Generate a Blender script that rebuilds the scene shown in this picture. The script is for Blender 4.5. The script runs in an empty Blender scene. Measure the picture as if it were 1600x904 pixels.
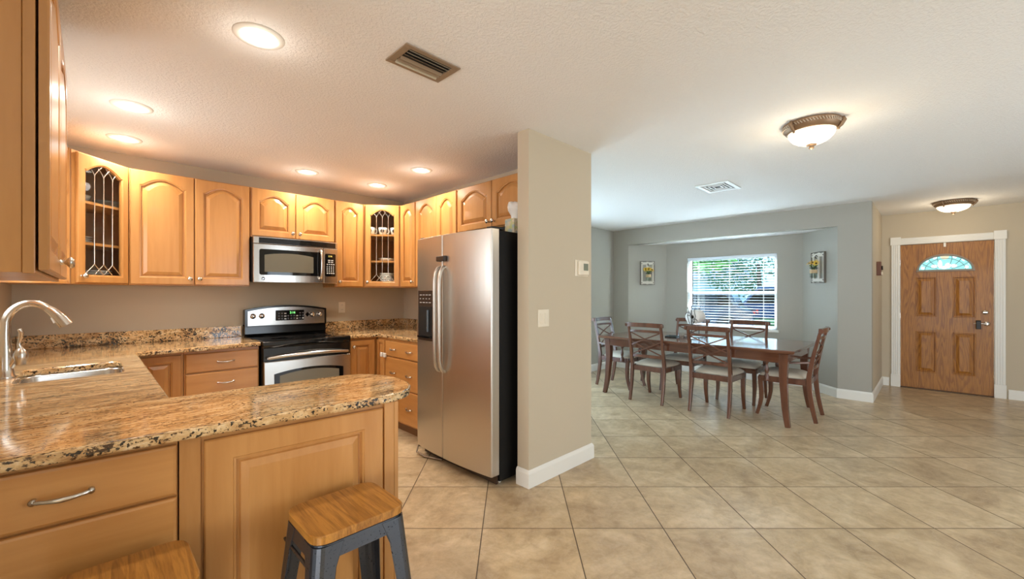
import bpy, bmesh, math, random
from mathutils import Vector, Matrix
random.seed(7)
C = bpy.context.scene.collection
SC = bpy.context.scene
PI = math.pi

# ------------------------------------------------------------------ camera, world, light, exposure
F_PX = 657.0
cam_d = bpy.data.cameras.new('camera')
cam = bpy.data.objects.new('camera', cam_d)
C.objects.link(cam)
cam.location = (0, 0, 1.32)
cam.rotation_euler = (PI / 2, 0, -PI / 4)
cam_d.sensor_width = 36.0
cam_d.lens = 36.0 * F_PX / 1600.0
cam_d.shift_y = 6.0 / 1600.0
cam_d.clip_start = 0.02
SC.camera = cam
SC.view_settings.view_transform = 'Standard'
SC.view_settings.look = 'None'
SC.view_settings.gamma = 1.0
SC.view_settings.exposure = 0.64
SC.view_settings.use_curve_mapping = False

world = bpy.data.worlds.new('world')
SC.world = world
world.use_nodes = True
wb = world.node_tree.nodes['Background']
wb.inputs[0].default_value = (0.36, 0.68, 1.0, 1)
wb.inputs[1].default_value = 1.7

CAN_W, DOME_W = 5.2, 3.4
WARM = (1.0, 0.92, 0.80)
DOMEC = (1.0, 0.84, 0.62)
DAY = (0.86, 0.95, 1.0)

def area_light(name, loc, rot, sx, sy, w, col, spread=PI):
    d = bpy.data.lights.new(name, 'AREA')
    d.shape = 'RECTANGLE'
    d.size, d.size_y, d.energy, d.color, d.spread = sx, sy, w, col, spread
    o = bpy.data.objects.new(name, d)
    C.objects.link(o)
    o.location, o.rotation_euler = loc, rot
    return o

# daylight through the bay and unseen openings of the room
area_light('daylight_rear_slider', (-3.02, -1.1, 1.1), (0, -PI / 2, 0), 2.0, 2.9, 92, (1.0, 0.97, 0.93))
area_light('daylight_added_side', (3.4, -3.43, 1.3), (-PI / 2, 0, PI), 2.6, 1.7, 36, (1.0, 0.98, 0.95))  # unseen side opening, added to bring in more daylight
area_light('daylight_sink_window', (-0.49, 3.30, 1.62), (0, -PI / 2, 0), 1.0, 0.8, 10, (1.0, 0.98, 0.95))
area_light('daylight_bay_sky', (8.35, 2.28, 3.5), Vector((-1.1, 0, -2.0)).to_track_quat('-Z', 'Y').to_euler(), 3.0, 1.4, 3600, (0.80, 0.93, 1.0))
area_light('daylight_dining_slider', (4.2, 4.16, 1.2), (-PI / 2, 0, 0), 2.0, 1.8, 32, (0.72, 0.90, 1.0))

# ------------------------------------------------------------------ materials
def M(name, col, rough=0.5, metal=0.0, coat=0.0, emit=None, estr=0.0, spec=0.5):
    m = bpy.data.materials.new(name)
    m.use_nodes = True
    b = m.node_tree.nodes['Principled BSDF']
    b.inputs['Base Color'].default_value = (*col, 1)
    b.inputs['Roughness'].default_value = rough
    b.inputs['Metallic'].default_value = metal
    b.inputs['Coat Weight'].default_value = coat
    b.inputs['Coat Roughness'].default_value = 0.08
    b.inputs['Specular IOR Level'].default_value = spec
    if emit:
        b.inputs['Emission Color'].default_value = (*emit, 1)
        b.inputs['Emission Strength'].default_value = estr
    return m

def NT(m):
    t = m.node_tree
    return t, t.nodes['Principled BSDF']

def node(t, kind, **kw):
    n = t.nodes.new(kind)
    for k, v in kw.items():
        if k.startswith('i_'):
            key = k[2:].replace('_', ' ')
            n.inputs[key].default_value = v
        else:
            setattr(n, k, v)
    return n

def coords(t, scale=(1, 1, 1), rot=(0, 0, 0), loc=(0, 0, 0), kind='Object'):
    tc = node(t, 'ShaderNodeTexCoord')
    mp = node(t, 'ShaderNodeMapping')
    mp.inputs['Scale'].default_value = scale
    mp.inputs['Rotation'].default_value = rot
    mp.inputs['Location'].default_value = loc
    t.links.new(tc.outputs[kind], mp.inputs['Vector'])
    return mp.outputs['Vector']

def ramp(t, fac, stops):
    r = node(t, 'ShaderNodeValToRGB')
    e = r.color_ramp.elements
    while len(e) < len(stops):
        e.new(0.5)
    for i, (p, c) in enumerate(stops):
        e[i].position = p
        e[i].color = (*c, 1) if len(c) == 3 else c
    t.links.new(fac, r.inputs['Fac'])
    return r.outputs['Color']

def noise(t, vec, scale, detail=4, rough=0.5, dist=0.0):
    n = node(t, 'ShaderNodeTexNoise')
    n.inputs['Scale'].default_value = scale
    n.inputs['Detail'].default_value = detail
    n.inputs['Roughness'].default_value = rough
    n.inputs['Distortion'].default_value = dist
    if vec is not None:
        t.links.new(vec, n.inputs['Vector'])
    return n.outputs['Fac']

def mixc(t, fac, a, b, mode='MIX'):
    n = node(t, 'ShaderNodeMix', data_type='RGBA', blend_type=mode)
    for sock, v in ((n.inputs[0], fac), (n.inputs[6], a), (n.inputs[7], b)):
        if isinstance(v, (int, float)):
            sock.default_value = v
        elif isinstance(v, tuple):
            sock.default_value = (*v, 1)
        else:
            t.links.new(v, sock)
    return n.outputs[2]

def bump(t, b, h, strength, dist=0.002):
    n = node(t, 'ShaderNodeBump')
    n.inputs['Strength'].default_value = strength
    n.inputs['Distance'].default_value = dist
    t.links.new(h, n.inputs['Height'])
    t.links.new(n.outputs['Normal'], b.inputs['Normal'])

def m_wood(name, c1, c2, axis='z', rough=0.30, coat=0.15, fine=38.0):
    m = M(name, c1, rough, coat=coat)
    t, b = NT(m)
    s = {'x': (0.10, 1, 1), 'y': (1, 0.10, 1), 'z': (1, 1, 0.10)}[axis]
    oi = node(t, 'ShaderNodeObjectInfo')
    tc = node(t, 'ShaderNodeTexCoord')
    ad = node(t, 'ShaderNodeVectorMath', operation='ADD')
    ml = node(t, 'ShaderNodeVectorMath', operation='MULTIPLY')
    cx = node(t, 'ShaderNodeCombineXYZ')
    for k in range(3):
        t.links.new(oi.outputs['Random'], cx.inputs[k])
    sc = node(t, 'ShaderNodeVectorMath', operation='SCALE')
    sc.inputs['Scale'].default_value = 9.0
    t.links.new(cx.outputs[0], sc.inputs[0])
    t.links.new(tc.outputs['Object'], ad.inputs[0])
    t.links.new(sc.outputs[0], ad.inputs[1])
    ml.inputs[1].default_value = s
    t.links.new(ad.outputs[0], ml.inputs[0])
    f1 = noise(t, ml.outputs[0], 9.0, 5, 0.6, 0.6)
    f2 = noise(t, ml.outputs[0], fine, 3, 0.5)
    mm = node(t, 'ShaderNodeMath', operation='MULTIPLY_ADD')
    t.links.new(f2, mm.inputs[0])
    mm.inputs[1].default_value = 0.35
    t.links.new(f1, mm.inputs[2])
    col = ramp(t, mm.outputs[0], [(0.42, c2), (0.80, c1)])
    hv = node(t, 'ShaderNodeHueSaturation')
    mr = node(t, 'ShaderNodeMapRange')
    mr.inputs['To Min'].default_value = 0.93
    mr.inputs['To Max'].default_value = 1.07
    t.links.new(oi.outputs['Random'], mr.inputs['Value'])
    t.links.new(mr.outputs[0], hv.inputs['Value'])
    t.links.new(col, hv.inputs['Color'])
    t.links.new(hv.outputs[0], b.inputs['Base Color'])
    return m

MAP1, MAP2 = (0.575, 0.275, 0.084), (0.465, 0.198, 0.050)
maple = m_wood('maple_vertical', MAP1, MAP2, 'z')
maple_h = m_wood('maple_horizontal', MAP1, MAP2, 'x')
maple_in = m_wood('maple_inside', (0.52, 0.27, 0.11), (0.42, 0.20, 0.075), 'z', 0.4, 0.0)
mahog = m_wood('reddish_brown_wood', (0.135, 0.050, 0.026), (0.075, 0.026, 0.014), 'z', 0.25, 0.4)
mahog_h = m_wood('reddish_brown_wood_level', (0.135, 0.050, 0.026), (0.080, 0.028, 0.015), 'y', 0.16, 0.5)

def m_oak(name, c1, c2, sc, k=13.0, rough=0.35, coat=0.2, pore=(1, 60, 3)):
    m = M(name, c1, rough, coat=coat)
    t, b = NT(m)
    v = coords(t, sc)
    f = noise(t, v, 1.0, 1.5, 0.45, 0.25)
    mu = node(t, 'ShaderNodeMath', operation='MULTIPLY'); mu.inputs[1].default_value = k
    t.links.new(f, mu.inputs[0])
    fr = node(t, 'ShaderNodeMath', operation='FRACT'); t.links.new(mu.outputs[0], fr.inputs[0])
    a = ramp(t, fr.outputs[0], [(0.0, c2), (0.16, c2), (0.55, c1), (0.92, c1), (1.0, c2)])
    p = noise(t, coords(t, pore), 3.0, 3, 0.6)
    pc = ramp(t, p, [(0.35, (0.72, 0.68, 0.62)), (0.55, (1, 1, 1))])
    n2 = noise(t, v, 0.7, 2, 0.5)
    a = mixc(t, n2, a, c1)
    t.links.new(mixc(t, 1.0, a, pc, 'MULTIPLY'), b.inputs['Base Color'])
    return m

oak = m_oak('golden_oak', (0.42, 0.170, 0.026), (0.19, 0.062, 0.010), (1, 8.5, 0.85), 15.0, 0.45, 0.05)
stool_oak = m_oak('amber_oak', (0.46, 0.200, 0.036), (0.22, 0.080, 0.012), (13.0, 1.0, 3.0), 8.0, 0.3, 0.3, (60, 4, 20))

def m_wall(name, col):
    m = M(name, col, 0.62, spec=0.25)
    t, b = NT(m)
    h = noise(t, coords(t), 90, 3)
    bump(t, b, h, 0.06, 0.002)
    return m
WALLC = (0.545, 0.465, 0.345)
wallm = m_wall('tan_wall_paint', WALLC)
wallg = m_wall('grey_wall_paint', (0.385, 0.368, 0.318))
white_p = M('white_trim_paint', (0.80, 0.78, 0.72), 0.35)

ceilm = M('textured_ceiling_paint', (0.90, 0.885, 0.86), 0.7, spec=0.2)
t, b = NT(ceilm)
vv = coords(t)
h = ramp(t, noise(t, vv, 70, 3, 0.6, 0.4), [(0.42, (0, 0, 0)), (0.60, (1, 1, 1))])
bump(t, b, h, 0.5, 0.004)

def m_tile():
    m = M('beige_stone_tile', (0.5, 0.4, 0.28), 0.3)
    t, b = NT(m)
    T = 0.508
    # grid axes at 45 degrees to the walls
    tc = node(t, 'ShaderNodeTexCoord')
    sep = node(t, 'ShaderNodeSeparateXYZ')
    t.links.new(tc.outputs['Object'], sep.inputs[0])
    def lin(a, bb, off):
        n1 = node(t, 'ShaderNodeMath', operation='MULTIPLY'); n1.inputs[1].default_value = a
        n2 = node(t, 'ShaderNodeMath', operation='MULTIPLY_ADD'); n2.inputs[1].default_value = bb
        n3 = node(t, 'ShaderNodeMath', operation='ADD'); n3.inputs[1].default_value = off
        t.links.new(sep.outputs[0], n1.inputs[0])
        t.links.new(sep.outputs[1], n2.inputs[0])
        t.links.new(n1.outputs[0], n2.inputs[2])
        t.links.new(n2.outputs[0], n3.inputs[0])
        return n3.outputs[0]
    s = math.sqrt(0.5) / T
    d0, r0 = 2.871 / T, -0.166 / T
    u = lin(s, s, 40 - d0)
    v = lin(s, -s, 40 - r0)
    def edge(x):
        fr = node(t, 'ShaderNodeMath', operation='FRACT'); t.links.new(x, fr.inputs[0])
        pp = node(t, 'ShaderNodeMath', operation='PINGPONG'); pp.inputs[1].default_value = 0.5
        t.links.new(fr.outputs[0], pp.inputs[0])
        return pp.outputs[0]
    def flo(x):
        f = node(t, 'ShaderNodeMath', operation='FLOOR'); t.links.new(x, f.inputs[0]); return f.outputs[0]
    mn = node(t, 'ShaderNodeMath', operation='MINIMUM')
    t.links.new(edge(u), mn.inputs[0]); t.links.new(edge(v), mn.inputs[1])
    lt = node(t, 'ShaderNodeMath', operation='LESS_THAN'); lt.inputs[1].default_value = 0.0058
    t.links.new(mn.outputs[0], lt.inputs[0])
    cell = node(t, 'ShaderNodeCombineXYZ')
    t.links.new(flo(u), cell.inputs[0]); t.links.new(flo(v), cell.inputs[1])
    wn = node(t, 'ShaderNodeTexWhiteNoise', noise_dimensions='3D')
    t.links.new(cell.outputs[0], wn.inputs['Vector'])
    off = node(t, 'ShaderNodeVectorMath', operation='SCALE'); off.inputs['Scale'].default_value = 13.0
    t.links.new(wn.outputs['Color'], off.inputs[0])
    ad = node(t, 'ShaderNodeVectorMath', operation='ADD')
    t.links.new(tc.outputs['Object'], ad.inputs[0]); t.links.new(off.outputs[0], ad.inputs[1])
    n1 = noise(t, ad.outputs[0], 2.6, 6, 0.62, 1.2)
    n2 = noise(t, ad.outputs[0], 14, 5, 0.65, 0.4)
    c1 = ramp(t, n1, [(0.30, (0.38, 0.268, 0.155)), (0.52, (0.55, 0.415, 0.25)), (0.72, (0.68, 0.54, 0.36))])
    c2 = ramp(t, n2, [(0.30, (0.78, 0.74, 0.69)), (0.62, (1.04, 1.04, 1.04))])
    c = mixc(t, 1.0, c1, c2, 'MULTIPLY')
    vein = ramp(t, noise(t, ad.outputs[0], 5.0, 6, 0.6, 2.2), [(0.47, (0, 0, 0)), (0.50, (1, 1, 1)), (0.53, (0, 0, 0))])
    vm = node(t, 'ShaderNodeMath', operation='MULTIPLY'); vm.inputs[1].default_value = 0.22
    t.links.new(vein, vm.inputs[0])
    c = mixc(t, vm.outputs[0], c, (0.60, 0.50, 0.38))
    tone = node(t, 'ShaderNodeMapRange'); tone.inputs['To Min'].default_value = 0.93; tone.inputs['To Max'].default_value = 1.06
    t.links.new(wn.outputs['Value'], tone.inputs['Value'])
    hv = node(t, 'ShaderNodeHueSaturation')
    t.links.new(tone.outputs[0], hv.inputs['Value']); t.links.new(c, hv.inputs['Color'])
    c = mixc(t, lt.outputs[0], hv.outputs[0], (0.105, 0.070, 0.040))
    t.links.new(c, b.inputs['Base Color'])
    rr = node(t, 'ShaderNodeMapRange'); rr.inputs['To Min'].default_value = 0.30; rr.inputs['To Max'].default_value = 0.7
    t.links.new(lt.outputs[0], rr.inputs['Value'])
    t.links.new(rr.outputs[0], b.inputs['Roughness'])
    inv = node(t, 'ShaderNodeMath', operation='SUBTRACT'); inv.inputs[0].default_value = 1.0
    t.links.new(lt.outputs[0], inv.inputs[1])
    bump(t, b, inv.outputs[0], 0.5, 0.002)
    return m
tilem = m_tile()

def m_granite(name, cut=False):
    m = M(name, (0.6, 0.4, 0.22), 0.10, coat=0.5)
    t, b = NT(m)
    iso = coords(t)
    v = coords(t, (1.0, 4.2, 4.2) if not cut else (1.0, 1.6, 1.6), (0, 0, 0.10))
    big = noise(t, v, 2.6, 4, 0.6, 0.8)
    mid = noise(t, v, 15.0, 6, 0.72, 0.5)
    c = ramp(t, mid, [(0.28, (0.30, 0.135, 0.045)), (0.42, (0.58, 0.345, 0.145)), (0.53, (0.76, 0.520, 0.260)), (0.68, (0.90, 0.740, 0.490))])
    wash = ramp(t, big, [(0.35, (0.80, 0.70, 0.60)), (0.65, (1.08, 1.08, 1.08))])
    c = mixc(t, 1.0, c, wash, 'MULTIPLY')
    zone = noise(t, v, 4.0, 3, 0.6, 0.6)
    fl = noise(t, v, 52.0 if not cut else 60.0, 3, 0.65, 0.2)
    ad = node(t, 'ShaderNodeMath', operation='MULTIPLY_ADD'); ad.inputs[1].default_value = 0.55
    t.links.new(zone, ad.inputs[0]); t.links.new(fl, ad.inputs[2])
    k = 0.705 if not cut else 0.70
    brown = ramp(t, ad.outputs[0], [(k - 0.05, (1, 1, 1)), (k + 0.03, (0, 0, 0))])
    c = mixc(t, brown, c, (0.075, 0.034, 0.014))
    sp = noise(t, iso, 95.0, 2, 0.55)
    ae = node(t, 'ShaderNodeMath', operation='MULTIPLY_ADD'); ae.inputs[1].default_value = 0.6
    t.links.new(noise(t, v, 5.0 if not cut else 7.0, 3, 0.6, 0.5), ae.inputs[0]); t.links.new(sp, ae.inputs[2])
    lo = 0.63 if not cut else 0.690
    dark = ramp(t, ae.outputs[0], [(lo, (1, 1, 1)), (lo + 0.03, (0, 0, 0))])
    c = mixc(t, dark, c, (0.022, 0.016, 0.012))
    t.links.new(c, b.inputs['Base Color'])
    return m
granite = m_granite('gold_granite')
granite_s = m_granite('gold_granite_cut_edge', True)

def m_steel(name, col=(0.60, 0.565, 0.51), rough=0.27, axis=(1, 1, 1), amp=0.02):
    m = M(name, col, rough, 1.0)
    t, b = NT(m)
    f = noise(t, coords(t, axis), 6.0, 4, 0.6)
    rr = node(t, 'ShaderNodeMapRange')
    rr.inputs['To Min'].default_value = rough - 0.012
    rr.inputs['To Max'].default_value = rough + 0.012
    t.links.new(f, rr.inputs['Value'])
    t.links.new(rr.outputs[0], b.inputs['Roughness'])
    if amp:
        bump(t, b, noise(t, coords(t, (0.6, 0.6, 3.0)), 1.6, 1, 0.5), amp, 0.02)
    return m
steel = m_steel('brushed_stainless_steel', rough=0.33, axis=(1, 1, 6), amp=0.0)
steel_s = m_steel('satin_stainless_steel', (0.62, 0.60, 0.57), 0.22, (60, 1, 1), 0.0)
nickel = M('brushed_nickel', (0.66, 0.62, 0.56), 0.24, 1.0)
chrome = M('chrome', (0.80, 0.80, 0.80), 0.10, 1.0)
black_g = M('black_glass', (0.006, 0.006, 0.006), 0.06)
black_m = M('black_matte', (0.012, 0.012, 0.012), 0.45)
black_e = M('black_enamel', (0.010, 0.009, 0.008), 0.16)
case_b = M('black_textured_case', (0.006, 0.0055, 0.005), 0.5, spec=0.2)
oven_w = M('oven_window_glass', (0.21, 0.20, 0.155), 0.3, spec=0.3)
micro_w = M('microwave_window', (0.17, 0.155, 0.11), 0.4, spec=0.25)
white_pl = M('white_plastic', (0.78, 0.75, 0.68), 0.35)
ivory = M('ivory_plastic', (0.78, 0.70, 0.56), 0.35)
china = M('white_china', (0.82, 0.79, 0.72), 0.15, coat=0.3)
china_g = M('grey_green_glaze', (0.25, 0.26, 0.23), 0.25)
china_b = M('blue_green_glass', (0.25, 0.36, 0.40), 0.1)
dark_line = M('dark_glyph', (0.05, 0.04, 0.035), 0.5)
came = M('nickel_leading', (0.80, 0.76, 0.68), 0.25, 1.0)
key_w = M('key_legend', (0.72, 0.72, 0.70), 0.5)
key_d = M('key_dark', (0.10, 0.10, 0.11), 0.4)
green_led = M('green_led', (0.1, 0.4, 0.1), 0.5, emit=(0.25, 1.0, 0.25), estr=1.4)
amber_led = M('amber_led', (0.4, 0.3, 0.05), 0.5, emit=(1.0, 0.75, 0.15), estr=0.9)
bronze = M('antique_bronze', (0.26, 0.165, 0.095), 0.45, 0.6)
bronze_d = M('rope_bronze_light', (0.50, 0.42, 0.33), 0.4, 0.6)
tan_metal = M('tan_painted_metal', (0.30, 0.215, 0.14), 0.45)
tan_slat = M('pale_vent_blade', (0.56, 0.49, 0.37), 0.4)
dark_void = M('vent_dark', (0.02, 0.018, 0.015), 0.8)
gun = M('gunmetal', (0.085, 0.092, 0.105), 0.34, 0.85)
t, b = NT(gun)
gv = coords(t)
gsp = ramp(t, noise(t, gv, 160, 2, 0.6), [(0.30, (0.015, 0.016, 0.02)), (0.37, (0.105, 0.115, 0.135))])
t.links.new(gsp, b.inputs['Base Color'])
cushion_m = M('pale_beige_suede', (0.60, 0.535, 0.43), 0.8)
t, b = NT(cushion_m)
bump(t, b, noise(t, coords(t), 240, 2), 0.1, 0.001)
yellow = M('sunflower_yellow', (0.80, 0.50, 0.03), 0.6)
leafm = M('leaf_green', (0.07, 0.17, 0.03), 0.6)
seed_m = M('flower_centre', (0.05, 0.025, 0.01), 0.8)
white_dist = M('whitewashed_wood', (0.62, 0.58, 0.50), 0.6)
iron = M('dark_iron', (0.045, 0.035, 0.03), 0.45, 0.5)
rope = M('twine', (0.50, 0.36, 0.20), 0.8)
paper = M('white_paper', (0.85, 0.82, 0.77), 0.8)
kraft = M('cardboard_core', (0.35, 0.22, 0.12), 0.8)
hose_m = M('grey_braided_hose', (0.30, 0.24, 0.18), 0.4, 0.5)
brown_pl = M('brown_plastic', (0.040, 0.022, 0.014), 0.3)
toe_m = m_wood('toe_kick_wood', (0.24, 0.115, 0.045), (0.17, 0.075, 0.03), 'x', 0.5, 0.0)
blind_m = M('white_blind_slat', (0.82, 0.83, 0.84), 0.45)
t, b = NT(blind_m)
tr = node(t, 'ShaderNodeBsdfTranslucent'); tr.inputs[0].default_value = (0.82, 0.86, 0.9, 1)
mx = node(t, 'ShaderNodeMixShader'); mx.inputs[0].default_value = 0.5
t.links.new(b.outputs[0], mx.inputs[1]); t.links.new(tr.outputs[0], mx.inputs[2])
t.links.new(mx.outputs[0], t.nodes['Material Output'].inputs[0])

def m_glass(name, tint=(0.95, 0.97, 0.97), refl=1.0):
    m = bpy.data.materials.new(name)
    m.use_nodes = True
    t = m.node_tree
    t.nodes.remove(t.nodes['Principled BSDF'])
    a = node(t, 'ShaderNodeBsdfTransparent'); a.inputs[0].default_value = (*tint, 1)
    g = node(t, 'ShaderNodeBsdfGlossy'); g.inputs['Roughness'].default_value = 0.02
    lw = node(t, 'ShaderNodeLayerWeight'); lw.inputs['Blend'].default_value = 0.5
    pw = node(t, 'ShaderNodeMath', operation='POWER'); pw.inputs[1].default_value = 4.5
    t.links.new(lw.outputs['Facing'], pw.inputs[0])
    fr = node(t, 'ShaderNodeMath', operation='MULTIPLY_ADD'); fr.inputs[1].default_value = 0.9; fr.inputs[2].default_value = 0.03
    t.links.new(pw.outputs[0], fr.inputs[0])
    x = node(t, 'ShaderNodeMixShader')
    t.links.new(fr.outputs[0], x.inputs[0]); t.links.new(a.outputs[0], x.inputs[1]); t.links.new(g.outputs[0], x.inputs[2])
    t.links.new(x.outputs[0], t.nodes['Material Output'].inputs[0])
    return m
glass = m_glass('clear_glass')
jar_glass = m_glass('jar_glass', (0.86, 0.90, 0.88))

def m_lit(name, col, s):
    m = M(name, (0.85, 0.82, 0.75), 0.3, emit=col, estr=s)
    return m
can_lit = m_lit('lamp_lens_lit', (1.0, 0.93, 0.80), 9.0)
can_in = m_lit('lamp_reflector_lit', (1.0, 0.88, 0.62), 0.55)
dome_lit = m_lit('alabaster_lit', (1.0, 0.84, 0.58), 2.3)
t, b = NT(dome_lit)
nn = noise(t, coords(t), 18, 4, 0.6, 0.8)
es = node(t, 'ShaderNodeMapRange'); es.inputs['From Min'].default_value = 0.35; es.inputs['From Max'].default_value = 0.65
es.inputs['To Min'].default_value = 0.65; es.inputs['To Max'].default_value = 1.7
t.links.new(nn, es.inputs['Value']); t.links.new(es.outputs[0], b.inputs['Emission Strength'])
stained = m_lit('stained_glass_teal', (0.22, 0.62, 0.66), 0.55)
stained.node_tree.nodes['Principled BSDF'].inputs['Base Color'].default_value = (0.20, 0.50, 0.52, 1)
stained_w = m_lit('stained_glass_clear', (0.85, 0.95, 0.95), 0.75)
stained_y = m_lit('stained_glass_olive', (0.35, 0.40, 0.15), 0.35)

# ------------------------------------------------------------------ mesh helpers
class MB:
    def __init__(s):
        s.v, s.f, s.sm = [], [], []
    def add(s, vs, fs, smooth=False):
        o = len(s.v)
        s.v += [tuple(p) for p in vs]
        s.f += [tuple(i + o for i in f) for f in fs]
        s.sm += [smooth] * len(fs)
        return s
    def box(s, x0, x1, y0, y1, z0, z1):
        vs = [(x, y, z) for z in (z0, z1) for y in (y0, y1) for x in (x0, x1)]
        return s.add(vs, [(0, 2, 3, 1), (4, 5, 7, 6), (0, 1, 5, 4), (2, 6, 7, 3), (0, 4, 6, 2), (1, 3, 7, 5)])
    def prism(s, pts, z0, z1):
        n = len(pts)
        vs = [(p[0], p[1], z0) for p in pts] + [(p[0], p[1], z1) for p in pts]
        fs = [tuple(reversed(range(n))), tuple(range(n, 2 * n))]
        fs += [(i, (i + 1) % n, n + (i + 1) % n, n + i) for i in range(n)]
        return s.add(vs, fs)
    def prism_y(s, pts, y0, y1):  # outline in x,z extruded along y
        n = len(pts)
        vs = [(p[0], y0, p[1]) for p in pts] + [(p[0], y1, p[1]) for p in pts]
        fs = [tuple(range(n)), tuple(reversed(range(n, 2 * n)))]
        fs += [(i, n + i, n + (i + 1) % n, (i + 1) % n) for i in range(n)]
        return s.add(vs, fs)
    def prism_x(s, pts, x0, x1):  # outline in y,z extruded along x
        n = len(pts)
        vs = [(x0, p[0], p[1]) for p in pts] + [(x1, p[0], p[1]) for p in pts]
        fs = [tuple(reversed(range(n))), tuple(range(n, 2 * n))]
        fs += [(i, (i + 1) % n, n + (i + 1) % n, n + i) for i in range(n)]
        return s.add(vs, fs)
    def tube(s, path, r, n=10, caps=True):
        path = [Vector(p) for p in path]
        rs = r if isinstance(r, (list, tuple)) else [r] * len(path)
        ring = []
        up = None
        for i, p in enumerate(path):
            a = path[max(i - 1, 0)]; b_ = path[min(i + 1, len(path) - 1)]
            d = (b_ - a).normalized()
            if up is None:
                up = Vector((0, 0, 1)) if abs(d.z) < 0.9 else Vector((1, 0, 0))
            u = (up - d * up.dot(d)).normalized()
            up = u
            w = d.cross(u)
            ring.append([p + (u * math.cos(2 * PI * k / n) + w * math.sin(2 * PI * k / n)) * rs[i] for k in range(n)])
        vs = [q for rr in ring for q in rr]
        fs = []
        for i in range(len(path) - 1):
            for k in range(n):
                k2 = (k + 1) % n
                fs.append((i * n + k, i * n + k2, (i + 1) * n + k2, (i + 1) * n + k))
        s.add(vs, fs, True)
        if caps:
            s.add(ring[0], [tuple(reversed(range(n)))])
            s.add(ring[-1], [tuple(range(n))])
        return s
    def sweep(s, path, side, a, b_):
        """rectangular section; side = constant unit vector of width a, b_ the other dimension (may be lists)"""
        path = [Vector(p) for p in path]; side = Vector(side)
        A = a if isinstance(a, (list, tuple)) else [a] * len(path)
        B = b_ if isinstance(b_, (list, tuple)) else [b_] * len(path)
        vs = []
        for i, p in enumerate(path):
            d = (path[min(i + 1, len(path) - 1)] - path[max(i - 1, 0)]).normalized()
            n = d.cross(side).normalized()
            for sx, sy in ((-1, -1), (1, -1), (1, 1), (-1, 1)):
                vs.append(p + side * sx * A[i] / 2 + n * sy * B[i] / 2)
        fs = [(3, 2, 1, 0), tuple(4 * (len(path) - 1) + k for k in range(4))]
        for i in range(len(path) - 1):
            for k in range(4):
                k2 = (k + 1) % 4
                fs.append((4 * i + k, 4 * i + k2, 4 * i + 4 + k2, 4 * i + 4 + k))
        return s.add(vs, fs)
    def lathe(s, prof, c=(0, 0, 0), axis='z', n=24, smooth=True):
        vs, fs = [], []
        for (r, h_) in prof:
            for k in range(n):
                a = 2 * PI * k / n
                p = (r * math.cos(a), r * math.sin(a), h_)
                if axis == 'y': p = (p[0], -p[2], p[1])     # out towards -y
                if axis == 'x': p = (p[2], p[0], p[1])
                vs.append((p[0] + c[0], p[1] + c[1], p[2] + c[2]))
        m_ = len(prof)
        for i in range(m_ - 1):
            for k in range(n):
                k2 = (k + 1) % n
                fs.append((i * n + k, i * n + k2, (i + 1) * n + k2, (i + 1) * n + k))
        s.add(vs, fs, smooth)
        if prof[0][0] > 1e-5: s.add(vs[:n], [tuple(reversed(range(n)))])
        if prof[-1][0] > 1e-5: s.add(vs[-n:], [tuple(range(n))])
        return s
    def loops(s, lps, fill=True, smooth=False):
        n = len(lps[0]); vs = [p for l in lps for p in l]; fs = []
        for i in range(len(lps) - 1):
            for k in range(n):
                k2 = (k + 1) % n
                fs.append((i * n + k, i * n + k2, (i + 1) * n + k2, (i + 1) * n + k))
        s.add(vs, fs, smooth)
        if fill: s.add(lps[-1], [tuple(range(n))])
        return s
    def build(s, name, mat, parent=None, bevel=0.0, seg=2, recalc=True):
        me = bpy.data.meshes.new(name)
        me.from_pydata(s.v, [], s.f)
        me.polygons.foreach_set('use_smooth', s.sm)
        if recalc:
            bm = bmesh.new(); bm.from_mesh(me)
            bmesh.ops.recalc_face_normals(bm, faces=bm.faces)
            bm.to_mesh(me); bm.free()
        me.materials.append(mat)
        o = bpy.data.objects.new(name, me)
        C.objects.link(o)
        if parent: o.parent = parent
        if bevel > 0:
            md = o.modifiers.new('bevel', 'BEVEL')
            md.width, md.segments, md.limit_method, md.angle_limit = bevel, seg, 'ANGLE', 0.7
        return o

def thing(name, label, cat, loc=(0, 0, 0), rz=0.0, group=None):
    o = bpy.data.objects.new(name, None)
    C.objects.link(o)
    o.empty_display_size = 0.05
    o.location = loc; o.rotation_euler = (0, 0, rz)
    o['label'] = label; o['category'] = cat
    if group: o['group'] = group
    return o

def tag(o, label, cat, group=None):
    o['label'] = label; o['category'] = cat
    if group: o['group'] = group
    return o

def struct(name, mb, mat, bevel=0.0):
    o = mb.build(name, mat, None, bevel)
    o['kind'] = 'structure'
    return o

def copy_tree(root, loc, rz, label, group=None):
    r = root.copy(); C.objects.link(r)
    r.location = loc; r.rotation_euler = (0, 0, rz); r['label'] = label
    if group: r['group'] = group
    def rec(src, dst):
        for ch in [o for o in bpy.data.objects if o.parent == src]:
            c = ch.copy(); C.objects.link(c); c.parent = dst
            c.matrix_parent_inverse = ch.matrix_parent_inverse
            rec(ch, c)
    rec(root, r)
    return r

def text_mesh(name, body, size, mat, parent, loc, rot, depth=0.0004):
    cu = bpy.data.curves.new(name, 'FONT')
    cu.body = body; cu.size = size; cu.extrude = depth
    cu.align_x = 'CENTER'; cu.align_y = 'CENTER'
    tmp = bpy.data.objects.new(name + '_tmp', cu)
    C.objects.link(tmp)
    dg = bpy.context.evaluated_depsgraph_get()
    me = bpy.data.meshes.new_from_object(tmp.evaluated_get(dg))
    bpy.data.objects.remove(tmp)
    me.materials.clear(); me.materials.append(mat)
    o = bpy.data.objects.new(name, me)
    C.objects.link(o); o.parent = parent
    o.location = loc; o.rotation_euler = rot
    return o

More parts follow.
